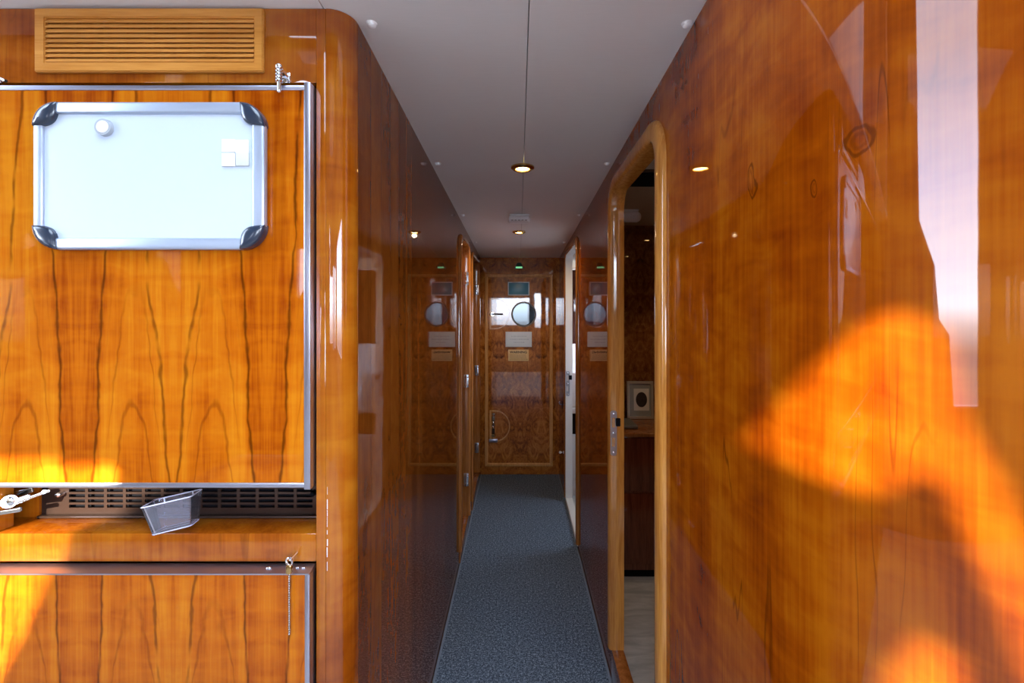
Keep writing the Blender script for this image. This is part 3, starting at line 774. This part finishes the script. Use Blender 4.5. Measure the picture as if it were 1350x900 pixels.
while zz < PZ(642, YF):
    h = random.uniform(.004, .022); w = random.uniform(.0002, .0009); xc = PX(431.5, YF) + random.uniform(-.0003, .0003)
    box(bm, (xc - w, YF - .0004, zz), (xc + w, YF + .001, zz + h)); zz += h * random.uniform(.8, 1.9)
obj('worn_edge', bm, M['mat_white'], cup)
# vent panel behind the gap
YV = 1.045
xs0 = PX(91, YV); px_w = 25.0 / F * YV
holes = []
for r in range(4):
    for c in range(13):
        x0 = xs0 + c * px_w; zc = PZ(646.3 + r * 6.9, YV)
        holes.append([(x0, zc - .0036), (x0 + px_w * .84, zc - .0036), (x0 + px_w * .84, zc + .0036), (x0, zc + .0036)])
bm = B(); plate(bm, [(PX(55, YV), zl + .0005), (XE, zl + .0005), (XE, PZ(600, YV)), (PX(55, YV), PZ(600, YV))], holes, lambda u, v: (u, YV, v), (0, .004, 0))
vp = obj('vent_panel', bm, M['vent_metal'], cup, smooth=0)
bm = B(); box(bm, (PX(58, YV), YV + .0125, zl + .002), (XE - .002, YV + .0145, PZ(605, YV))); obj('vent_shade_sheet', bm, M['black'], vp, smooth=0)  # black sheet stands in for the shade behind the slots
bm = B(); box(bm, (PX(55, YV), YV - .012, zl + .0004), (XE - .001, YV - .0005, zl + .006), .002); obj('bottom_flange', bm, M['vent_metal'], vp)
bm = B(); box(bm, (XS + .001, YV - .004, zl + .0005), (PX(54.5, YV), YV + .012, PZ(600, YV))); obj('side_block', bm, M['face_veneer'], cup, smooth=0)
for (sx, sy) in ((77, 652), (412, 651)):
    bm = B(); x, z = PX(sx, YV - .01), PZ(sy, YV - .01); cyl(bm, (x, YV - .0005, z), (x, YV - .012, z), .0065, .0055, 20); ball(bm, (x, YV - .012, z), .0052, 14, 8, (1, .5, 1)); obj('panel_screw', bm, M['chrome'] if sx < 200 else M['black'], vp)

# upper door
XD1 = PX(410, YD); XD0 = PX(1.5, YD) - .35
ud = B(); box(ud, (PX(-700, YD), YD + .0006, PZ(636, YD)), (PX(401, YD), YD + .024, PZ(119, YD))); ud = obj('upper_door', ud, M['door_veneer'], cup, smooth=0)
bm = B(); box(bm, (PX(-700, YD), YD - .001, PZ(119, YD)), (PX(401, YD), YD + .024, PZ(112.5, YD)), .0012); obj('metal_edge', bm, M['alum'], ud)
bm = B(); box(bm, (PX(-700, YD), YD - .001, PZ(642.5, YD)), (PX(401, YD), YD + .024, PZ(636, YD)), .0012); obj('metal_edge', bm, M['alum'], ud)
bm = B(); box(bm, (PX(401, YD), YD - .002, PZ(645, YD)), (XD1 - .0005, YD + .027, PZ(108.5, YD)), .0015); obj('metal_edge', bm, M['alum'], ud)
# lower door with a bevelled top edge
ld = B(); box(ld, (PX(-700, YD), YD + .0006, .12), (PX(402, YD), YD + .024, PZ(757, YD))); ld = obj('lower_door', ld, M['lower_veneer'], cup, smooth=0)
bm = B()
zf, zb = PZ(757, YD), PZ(743.5, .967)
def prism_x(bm, x0, x1, yz, mitre=0.):
    a = [bm.verts.new((x0, y, z)) for y, z in yz]; b = [bm.verts.new((x1 + mitre * (y - YD), y, z)) for y, z in yz]
    for i in range(len(yz)): bm.faces.new((a[i], a[(i + 1) % len(yz)], b[(i + 1) % len(yz)], b[i]))
    bm.faces.new(a); bm.faces.new(b[::-1])
prism_x(bm, PX(-700, YD), PX(408, YD), [(YD - .002, zf), (YD - .002, zf + .0028), (YD + .026, zb), (YD + .026, zf)], .05)
obj('metal_edge', bm, M['alum'], ld)
bm = B(); box(bm, (PX(402, YD), YD - .002, .12), (XD1 - .002, YD + .026, zf - .0004), .0015); obj('metal_edge', bm, M['alum'], ld)
for px in (354, 392, 400):
    bm = B(); x = PX(px, YD + .012); ball(bm, (x, YD + .013, (zf + zb) / 2 + .0028), .006 if px < 360 else .004, 12, 8, (1, .7, .4)); obj('edge_screw', bm, M['chrome'], ld)

# louvre
lv = []
x0, x1, z1, z0 = PX(51, YF), PX(350, YF), PZ(14.5, YF), PZ(97.5, YF)
i0, i1, j1, j0 = PX(65, YF), PX(338, YF), PZ(27, YF), PZ(85, YF)
bm = B(); plate(bm, [(x0, z0), (x1, z0), (x1, z1), (x0, z1)], [[(i0, j0), (i1, j0), (i1, j1), (i0, j1)]], lambda u, v: (u, YF - .010, v), (0, .0095, 0))
bmesh.ops.bevel(bm, geom=[e for e in bm.edges if e.calc_face_angle(0) > 1.], offset=.002, segments=2, affect='EDGES')
lou = thing('vent_louvre', 'pale wooden louvred vent grille above the upper cupboard door', 'vent', ((x0 + x1) / 2, YF, z0))
obj('frame', bm, M['vent_wood'], lou)
bm = B(); box(bm, (i0 - .002, YF - .0012, j0 - .002), (i1 + .002, YF - .0004, j1 + .002)); obj('backing', bm, M['moulding_dark'], lou, smooth=0)
ns = 9; ph_ = (j1 - j0) / ns
for k in range(ns):
    zc = j0 + (k + .5) * ph_
    bm = B(); prism_x(bm, i0 + .0006, i1 - .0006, [(YF - .0075, zc - ph_ * .44), (YF - .009, zc - ph_ * .36), (YF - .0085, zc - ph_ * .1), (YF - .0048, zc + ph_ * .47), (YF - .0018, zc + ph_ * .47), (YF - .0018, zc + ph_ * .1)])
    obj('slat', bm, M['vent_wood'], lou)

# spring latches at the top of the upper door
def latch(px, py0, py1, name_label):
    x = PX(px, YF); z1, z0 = PZ(py0, YF), PZ(py1, YF); yy = YD - .012
    t = thing('spring_latch', name_label, 'latch', (x, YF, z0), 'door latches')
    bm = B(); cyl(bm, (x, YF - .0004, z1 - .010), (x, yy, z1 - .010), .006, seg=16); box(bm, (x - .008, YF - .004, z1 - .024), (x + .008, YF - .0004, z1 - .002), .0015); obj('mount', bm, M['chrome'], t)
    bm = B(); ball(bm, (x, yy, z1 - .006), .0075, 18, 12)
    for k in range(4): torus(bm, (x, yy, z1 - .015 - k * .0065), (0, 0, 1), .0052, .0026, 20, 8)
    cyl(bm, (x, yy, z1 - .012), (x, yy, z1 - .040), .0045, seg=16); obj('coil', bm, M['chrome'], t)
    bm = B(); cyl(bm, (x, yy, z1 - .038), (x, yy, z0 + .003), .0042, seg=16); ball(bm, (x, yy, z0 + .003), .0044, 14, 8); obj('pin', bm, M['chrome'], t)
    return t
latch(378.5, 95.5, 131.5, 'chrome spring latch pin over the top edge of the upper cupboard door')
x, y = PX(4, YF), YF
t = thing('hook_latch', 'chrome latch cut off by the left edge above the upper cupboard door', 'latch', (x, YF, PZ(112, YF)))
bm = B(); box(bm, (x - .03, YF - .006, PZ(111, YF)), (x + .002, YF - .0004, PZ(104, YF)), .002); obj('mount', bm, M['chrome'], t)
bm = B(); tube(bm, [(x - .02, YF - .012, PZ(105.5, YF)), (x + .004, YF - .016, PZ(106.5, YF)), (x + .022, YF - .018, PZ(111, YF)), (x + .026, YF - .018, PZ(112.5, YF))], .0035); obj('arm', bm, M['chrome'], t)

# bead chain on its ring
x = PX(381.5, YF - .03); yy = YF - .030; zt0 = PZ(740, yy)
t = thing('bead_chain', 'short chrome bead chain hanging from a ring over the lower cupboard door', 'chain', (x, yy, zt0))
bm = B(); cyl(bm, (x, YF - .0004, zt0 + .002), (x, yy + .004, zt0 + .002), .003, seg=12); torus(bm, (x, yy, zt0), (.25, 1, 0), .0075, .0022, 28, 8); obj('ring', bm, M['chrome'], t)
bm = B(); box(bm, (x - .006, yy - .005, PZ(756, yy)), (x + .006, yy + .005, zt0 - .006), .003); obj('clasp', bm, M['brass'], t)
bm = B(); z = PZ(757, yy); nb = 0
while z > PZ(837, yy):
    ball(bm, (x + random.uniform(-.0002, .0002), yy, z), .0024, 10, 8); z -= .0047
cyl(bm, (x, yy, PZ(756, yy)), (x, yy, PZ(837, yy)), .0007, seg=6)
obj('beads', bm, M['bead'], t)

# hinge mechanism at the lower left of the upper door
def at(px, py, y): return (PX(px, y), y, PZ(py, y))
def bar(pa, pb, w, th, par, nm='arm'):
    A, C = Vector(pa), Vector(pb); d = C - A
    bm = B(); bmesh.ops.create_cube(bm, size=1, matrix=Matrix.Translation((A + C) / 2) @ Vector((1, 0, 0)).rotation_difference(d.normalized()).to_matrix().to_4x4() @ Matrix.Diagonal((d.length, th, w, 1)))
    bmesh.ops.bevel(bm, geom=bm.edges[:], offset=min(w, th) * .3, segments=2, affect='EDGES'); return obj(nm, bm, M['chrome'], par)
hg = bar(at(-30, 662, .985), at(44, 645, 1.02), .012, .006, cup, 'folding_hinge')
bar(at(-10, 672, .975), at(40, 654, 1.015), .013, .007, hg)
bar(at(6, 668, .98), at(66, 646, 1.03), .006, .004, hg)
bar(at(-8, 677, .97), at(29, 671, .985), .009, .006, hg)
bar(at(-40, 656, 1.0), at(16, 648, 1.02), .010, .005, hg)
bm = B(); cyl(bm, at(12, 661, .963), at(12, 661, .995), .013, .013, 24); ball(bm, at(12, 661, .964), .011, 16, 10, (1, .4, 1)); obj('pivot', bm, M['chrome'], hg)
bm = B(); cyl(bm, at(58, 648, 1.02), at(58, 648, 1.034), .004, seg=16); obj('rivet', bm, M['chrome'], hg)

# clear plastic bin standing on the ledge, tipped and turned
t = thing('clear_plastic_bin', 'clear plastic bin standing crooked on the ledge below the upper door', 'bin', (PX(226, .97), .985, zl))
def bin_mesh():
    bm = B()
    # outer/inner rings bottom->top; local x right, y depth, z up
    def ring(hw, hd, z, r=.006, n=4):
        o = []
        for cx, cy, a in ((hw - r, hd - r, 0), (-hw + r, hd - r, PI / 2), (-hw + r, -hd + r, PI), (hw - r, -hd + r, 1.5 * PI)):
            for i in range(n + 1):
                tt = a + PI / 2 * i / n; o.append((cx + r * math.cos(tt), cy + r * math.sin(tt), z))
        return o
    w = .0022
    RR = [ring(.036, .022, 0), ring(.046, .030, .062), ring(.046 - w, .030 - w, .062), ring(.036 - w, .022 - w, .0025)]
    V = [[bm.verts.new(p) for p in r] for r in RR]
    for A, C in zip(V, V[1:]):
        for i in range(len(A)): bm.faces.new((A[i], A[(i + 1) % len(A)], C[(i + 1) % len(A)], C[i]))
    bm.faces.new(V[0]); bm.faces.new(V[-1][::-1])
    return bm
bm = bin_mesh()
MX = Matrix.Translation((PX(228, .965), .975, zl + .0035)) @ Matrix.Rotation(math.radians(16), 4, 'Z') @ Matrix.Rotation(math.radians(-9), 4, 'Y') @ Matrix.Rotation(math.radians(-6), 4, 'X')
bmesh.ops.transform(bm, matrix=MX, verts=bm.verts[:])
zmin = min(v.co.z for v in bm.verts); bmesh.ops.translate(bm, vec=(0, 0, zl + .0003 - zmin), verts=bm.verts[:])
obj('tub', bm, M['acrylic'], t)
def bin_rim(hw, hd, z, r, nm):
    bm = B(); pts = []
    for cx, cy, a in ((hw - .006, hd - .006, 0), (-hw + .006, hd - .006, PI / 2), (-hw + .006, -hd + .006, PI), (hw - .006, -hd + .006, 1.5 * PI)):
        for i in range(5):
            tt = a + PI / 2 * i / 4; pts.append((cx + .006 * math.cos(tt), cy + .006 * math.sin(tt), z))
    tube(bm, pts + [pts[0]], r, 8)
    bmesh.ops.transform(bm, matrix=MX, verts=bm.verts[:]); bmesh.ops.translate(bm, vec=(0, 0, zl + .0003 - zmin), verts=bm.verts[:])
    obj(nm, bm, M['edge_sheen'], t)
bin_rim(.046, .030, .0625, .0013, 'rim'); bin_rim(.0362, .0222, .0018, .0009, 'base_edge')
for sx in (-.0275, .0275):
    bm = B(); box(bm, (sx - .0012, .0275, .050), (sx + .0012, .0292, .062), .0004)
    bmesh.ops.transform(bm, matrix=MX, verts=bm.verts[:]); bmesh.ops.translate(bm, vec=(0, 0, zl + .0003 - zmin), verts=bm.verts[:])
    obj('tab', bm, M['white_plastic'], t)

# ------------------------------------------------------------------ whiteboard with its magnets
YW = YD - .018
wx0, wx1, wz1, wz0 = PX(42, YW), PX(348, YW), PZ(133.5, YW), PZ(328.5, YW)
wb = thing('whiteboard', 'small magnetic whiteboard with navy corner caps on the upper cupboard door', 'whiteboard', ((wx0 + wx1) / 2, YD, wz0))
bm = B(); plate(bm, rrect(wx0 + .004, wz0 + .004, wx1 - .004, wz1 - .004, .048, .048), [], lambda u, v: (u, YW + .006, v), (0, .0115, 0)); obj('panel', bm, M['white_metal'], wb)
rl = 15.5 / F * YW; cc = 35 / F * YW
def rail(lo, hi): bm = B(); box(bm, lo, hi, .005, 3); obj('rail', bm, M['frame_alum'], wb)
rail((wx0 + cc * .8, YW, wz1 - rl), (wx1 - cc * .8, YD - .002, wz1)); rail((wx0 + cc * .8, YW, wz0), (wx1 - cc * .8, YD - .002, wz0 + rl))
rail((wx0, YW, wz0 + cc * .8), (wx0 + rl * .85, YD - .002, wz1 - cc * .8)); rail((wx1 - rl * 1.1, YW, wz0 + cc * .8), (wx1, YD - .002, wz1 - cc * .8))
for sx, sz in ((0, 0), (0, 1), (1, 0), (1, 1)):
    ox = wx1 if sx else wx0; oz = wz1 if sz else wz0; dx = -1 if sx else 1; dz = -1 if sz else 1
    bm = B(); n = 16; R = cc * .93; out = []
    for i in range(n + 1):        # outer rounded corner from (0,R) to (R,0)
        a = PI + PI / 2 * i / n; out.append((R + R * math.cos(a), R + R * math.sin(a)))
    inn = []
    for i in range(1, n):         # inner arc bulging to the board's middle
        s = i / n; bx, bz = R * (1 - s), R * s; bul = math.sin(PI * s) * R * .30; inn.append((bx + bul, bz + bul))
    cu_, cv_ = R * .52, R * .52
    loops = []
    for k, (sc, yy) in enumerate(((1., YD - .001), (1., YW + .003), (.93, YW - .002), (.72, YW - .0045), (.38, YW - .006))):
        loops.append([bm.verts.new((ox + dx * (cu_ + (u - cu_) * sc), yy, oz + dz * (cv_ + (v - cv_) * sc))) for u, v in out + inn])
    for A, C in zip(loops, loops[1:]):
        for i in range(len(A)): bm.faces.new((A[i], A[(i + 1) % len(A)], C[(i + 1) % len(A)], C[i]))
    bm.faces.new(loops[-1]); bm.faces.new(loops[0][::-1])
    obj('corner_cap', bm, M['corner'], wb, smooth=60)
yf = YW + .006
t = thing('round_magnet', 'round clear magnet near the top left of the whiteboard', 'magnet', (PX(139.5, yf), yf, PZ(180, yf)))
mx_, mz_ = PX(139.5, yf), PZ(169, yf)
bm = B(); cyl(bm, (mx_, yf - .0005, mz_), (mx_, yf - .008, mz_), .0175, .0165, 32); obj('rim', bm, M['magnet_rim'], t)
bm = B(); cyl(bm, (mx_, yf - .0082, mz_), (mx_, yf - .0095, mz_), .0125, .011, 32); obj('disc', bm, M['magnet_white'], t)
for (a, b, m, lb) in ((292, 183, 'magnet_white', 'white square magnet, top left of the block of four on the whiteboard'), (310, 184, 'magnet_white', 'white square magnet, top right of the block of four on the whiteboard'),
                      (292, 201.5, 'magnet_white', 'white square magnet, bottom left of the block of four on the whiteboard'), (310.5, 201, 'magnet_cream', 'greyish square magnet, bottom right of the block of four on the whiteboard')):
    bm = B(); bxpx(bm, a, b, a + 17.4, b + 17.4, yf - .004, yf - .0004, .0008)
    tag(obj('square_magnet', bm, M[m], origin=(PX(a + 8.7, yf), yf, PZ(b + 17.4, yf))), lb, 'magnet', 'square magnets')

# ------------------------------------------------------------------ near right cabin, seen through the doorway
RX0, RX1, RY0, RY1 = XR + .0365, 1.5, .62, 2.98
bm = B(); box(bm, (RX0, RY0, -.012), (RX1, RY1, 0)); struct('floor_cabin', bm, M['stone'], smooth=0)
bm = B(); plate(bm, [(RX0, RY0), (RX1, RY0), (RX1, RY1), (RX0, RY1)], [], lambda u, v: (u, v, 2.10), (0, 0, .03)); struct('ceiling_cabin', bm, M['cream'], smooth=0)
bm = B(); box(bm, (RX0, RY1, -.012), (RX1, RY1 + .02, 2.13)); struct('wall_cabin_forward', bm, M['cabin_burl'], smooth=0)
bm = B(); box(bm, (RX1, RY0, -.012), (RX1 + .03, RY1 + .02, 2.13)); struct('wall_cabin_outer', bm, M['dark_wood'], smooth=0)
bm = B(); box(bm, (.80, RY0 - .02, -.012), (RX1, RY0, 2.13)); struct('wall_cabin_aft', bm, M['dark_wood'], smooth=0)
# dresser
ds = thing('dresser', 'dark mahogany dresser seen through the near right doorway', 'dresser', (.9, 2.78, 0))
zd = .848
bm = B(); box(bm, (RX0 + .004, 2.60, .06), (RX1 - .02, RY1 - .004, zd - .024), .002); obj('body', bm, M['dark_wood'], ds)
bm = B(); box(bm, (RX0 + .01, 2.64, 0), (RX1 - .03, RY1 - .01, .06)); obj('plinth', bm, M['black'], ds)
bm = B(); box(bm, (RX0 + .002, 2.575, zd - .023), (RX1 - .015, RY1 - .002, zd), .006, 3); obj('top', bm, M['sill_wood'], ds)
for a in (0, 1):
    bm = B(); box(bm, (RX0 + .03 + a * .5, 2.588, .10), (RX0 + .52 + a * .5, 2.5995, .50), .004); dd = obj('door', bm, M['dark_wood'], ds)
    bm = B(); box(bm, (RX0 + .03 + a * .5, 2.588, .515), (RX0 + .52 + a * .5, 2.5995, .815), .004); dr = obj('drawer', bm, M['dark_wood'], ds)
    for pr, zz in ((dd, .46), (dr, .66)):
        bm = B(); ball(bm, (RX0 + .46 + a * .1, 2.578, zz), .011, 14, 8); obj('knob', bm, M['brass'], pr)
# portrait
yp = 2.93
pt = thing('picture_frame', 'silver framed oval portrait standing on the dark dresser', 'picture', (PX(845, yp), yp, zd))
def lean(bm):   # lean the frame slightly back about its foot
    bmesh.ops.transform(bm, matrix=Matrix.Translation((0, yp, zd)) @ Matrix.Rotation(math.radians(-3), 4, 'X') @ Matrix.Translation((0, -yp, -zd)), verts=bm.verts[:]); return bm
fx0, fx1, fz0 = PX(826.5, yp), PX(861, yp), zd + .001; fz1 = PZ(502.5, yp)
bm = B(); plate(bm, [(fx0, fz0), (fx1, fz0), (fx1, fz1), (fx0, fz1)], [[(fx0 + .016, fz0 + .016), (fx1 - .016, fz0 + .016), (fx1 - .016, fz1 - .016), (fx0 + .016, fz1 - .016)]], lambda u, v: (u, yp, v), (0, -.014, 0)); obj('border', lean(bm), M['tin'], pt)
bm = B(); box(bm, (fx0 + .015, yp - .008, fz0 + .015), (fx1 - .015, yp - .001, fz1 - .015)); obj('mount', lean(bm), M['mat_grey'], pt, smooth=0)
cx_, cz_ = PX(845.5, yp), (fz0 + fz1) / 2 + .002
bm = B(); box(bm, (cx_ - .049, yp - .0092, cz_ - .070), (cx_ + .049, yp - .0078, cz_ + .070)); obj('inner_mount', lean(bm), M['mat_white'], pt, smooth=0)
bm = B(); plate(bm, [(cx_ + .036 * math.cos(2 * PI * i / 36), cz_ + .048 * math.sin(2 * PI * i / 36)) for i in range(36)], [], lambda u, v: (u, yp - .0094, v), (0, -.001, 0)); obj('portrait', lean(bm), M['portrait'], pt)
# grey case on the dresser
bm = B(); box(bm, (PX(806, 2.72), 2.66, zd + .0005), (PX(838, 2.72), 2.86, zd + .022), .006, 3); cs = thing('grey_case', 'flat grey case lying on the dresser beside the picture frame', 'case', (PX(822, 2.72), 2.76, zd)); obj('lid', bm, M['grey_case'], cs)
bm = B(); box(bm, (PX(806, 2.72) + .01, 2.656, zd + .006), (PX(838, 2.72) - .01, 2.66, zd + .009), .001); obj('clasp', bm, M['chrome'], cs)
# dark hatch and the white fixture on the cabin overhead
bm = B(); box(bm, (.47, 1.82, 2.082), (.80, 2.0, 2.0995), .004); ht = thing('ceiling_hatch', 'dark square hatch in the cabin ceiling through the near doorway', 'hatch', (.6, 1.9, 2.1)); obj('lid', bm, M['black'], ht)
bm = B(); plate(bm, [(.46, 1.81), (.81, 1.81), (.81, 2.01), (.46, 2.01)], [[(.472, 1.822), (.798, 1.822), (.798, 1.998), (.472, 1.998)]], lambda u, v: (u, v, 2.0995), (0, 0, -.010)); obj('rim', bm, M['bronze'], ht)
fx = thing('cabin_light', 'white rounded light fitting on the cabin ceiling through the near doorway', 'ceiling light', (.6, 2.55, 2.1))
bm = B(); box(bm, (.50, 2.50, 2.086), (.665, 2.60, 2.0995), .004); obj('base', bm, M['white_plastic'], fx)
bm = B(); cyl(bm, (.50, 2.55, 2.066), (.66, 2.55, 2.066), .030, seg=24); ball(bm, (.66, 2.55, 2.066), .030, 20, 12); obj('diffuser', bm, M['white_plastic'], fx)
downlight(1.0, 2.43, .045, 'warm downlight in the near right cabin, glinting in its glossy forward wall', 2.0995, 9.)
downlight(1.087, 1.40, .045, 'warm downlight in the near right cabin nearer the viewer, faint glint lower left', 2.0995, 9.)

# ------------------------------------------------------------------ far right cabin (white washroom)
WX1, WY1 = 1.45, 5.1
bm = B(); box(bm, (XR + .0365, 3.0, -.012), (WX1, WY1, .001)); struct('floor_washroom', bm, M['stone'], smooth=0)
bm = B(); box(bm, (XR + .0365, 3.001, 2.03), (WX1, WY1, 2.06)); struct('ceiling_washroom', bm, M['cream'], smooth=0)
bm = B(); plate(bm, [(3.001, 0), (WY1, 0), (WY1, 2.06), (3.001, 2.06)], [rrect(3.1, 1.1, 3.62, 1.75, .1, .1)], lambda u, v: (WX1, u, v), (.03, 0, 0)); struct('wall_washroom_outer', bm, M['room_white'], smooth=0)
bm = B(); box(bm, (XR + .0365, WY1, -.012), (WX1 + .03, WY1 + .03, 2.06)); struct('wall_washroom_forward', bm, M['room_white'], smooth=0)
vn = thing('vanity', 'white washroom vanity glimpsed through the far right doorway', 'vanity', (.65, 4.1, 0))
bm = B(); box(bm, (XR + .040, 3.80, .002), (.85, 4.3, .50), .004); obj('base', bm, M['room_white'], vn)
bm = B(); box(bm, (XR + .040, 3.86, .501), (.84, 4.3, .69)); obj('niche_shade', bm, M['black'], vn)  # solid black block: shade of an open niche put in as colour
bm = B(); box(bm, (XR + .040, 3.78, .691), (.87, 4.31, .735), .008); obj('counter', bm, M['room_white'], vn)
bm = B(); cyl(bm, (.66, 4.05, .736), (.66, 4.05, .82), .13, .17, 32); obj('basin', bm, M['white_plastic'], vn)
tw = B(); box(tw, (XR + .040, 3.80, .737), (.60, 3.86, 1.02), .014, 3); tag(obj('towel', tw, M['towel'], origin=(.55, 3.83, .737)), 'pale folded towel on the white vanity in the far right room', 'towel')
wc = thing('wall_cabinet', 'dark cabinet above the vanity in the far right washroom', 'cabinet', (.6, 4.2, 1.30))
bm = B(); box(bm, (XR + .038, 3.95, 1.26), (.85, 4.3, 1.90), .004); obj('body', bm, M['dark_wood'], wc)
bm = B(); box(bm, (XR + .045, 3.938, 1.28), (.84, 3.9495, 1.88), .003); obj('door', bm, M['dark_wood'], wc)

# ------------------------------------------------------------------ light: sky through the windows, low sun, cabin lamps
W = bpy.data.worlds.new('sky'); SC.world = W; W.use_nodes = True
nt = W.node_tree; nt.nodes.clear()
wo = nt.nodes.new('ShaderNodeOutputWorld'); bg = nt.nodes.new('ShaderNodeBackground')
tc = nt.nodes.new('ShaderNodeTexCoord'); sx = nt.nodes.new('ShaderNodeSeparateXYZ'); cr_ = nt.nodes.new('ShaderNodeValToRGB')
mr = nt.nodes.new('ShaderNodeMapRange'); mr.inputs[1].default_value = -1; mr.inputs[2].default_value = 1
nt.links.new(tc.outputs['Generated'], sx.inputs[0]); nt.links.new(sx.outputs[2], mr.inputs[0]); nt.links.new(mr.outputs[0], cr_.inputs[0])
e = cr_.color_ramp.elements
e[0].position = .0; e[0].color = (.10, .13, .17, 1); e[1].position = 1.; e[1].color = (.62, .78, 1., 1)
for p, c in ((.47, (.3, .36, .46)), (.49, (1.0, 1.12, 1.3)), (.505, (2.0, 2.25, 2.65)), (.60, (1.15, 1.42, 2.0)), (.70, (.7, .84, 1.05))):
    q = e.new(p); q.color = (*c, 1)
nt.links.new(cr_.outputs[0], bg.inputs[0]); bg.inputs[1].default_value = 10.0
nt.links.new(bg.outputs[0], wo.inputs[0])
sl = bpy.data.lights.new('sun', 'SUN'); sl.energy = 24.0; sl.color = (1., .90, .74); sl.angle = math.radians(.55)
so = bpy.data.objects.new('sun', sl); COL.objects.link(so); so.rotation_euler = SUN.to_track_quat('-Z', 'Y').to_euler(); so.location = (-2, -6, 4)

SC.view_settings.view_transform = 'Standard'; SC.view_settings.look = 'None'
SC.view_settings.gamma = 1; SC.view_settings.use_curve_mapping = False
SC.view_settings.exposure = 0.0
cy = SC.cycles
cy.use_denoising = True; cy.max_bounces = 10; cy.diffuse_bounces = 6; cy.glossy_bounces = 6; cy.transparent_max_bounces = 12
cy.sample_clamp_indirect = 12; cy.caustics_reflective = True; cy.caustics_refractive = False
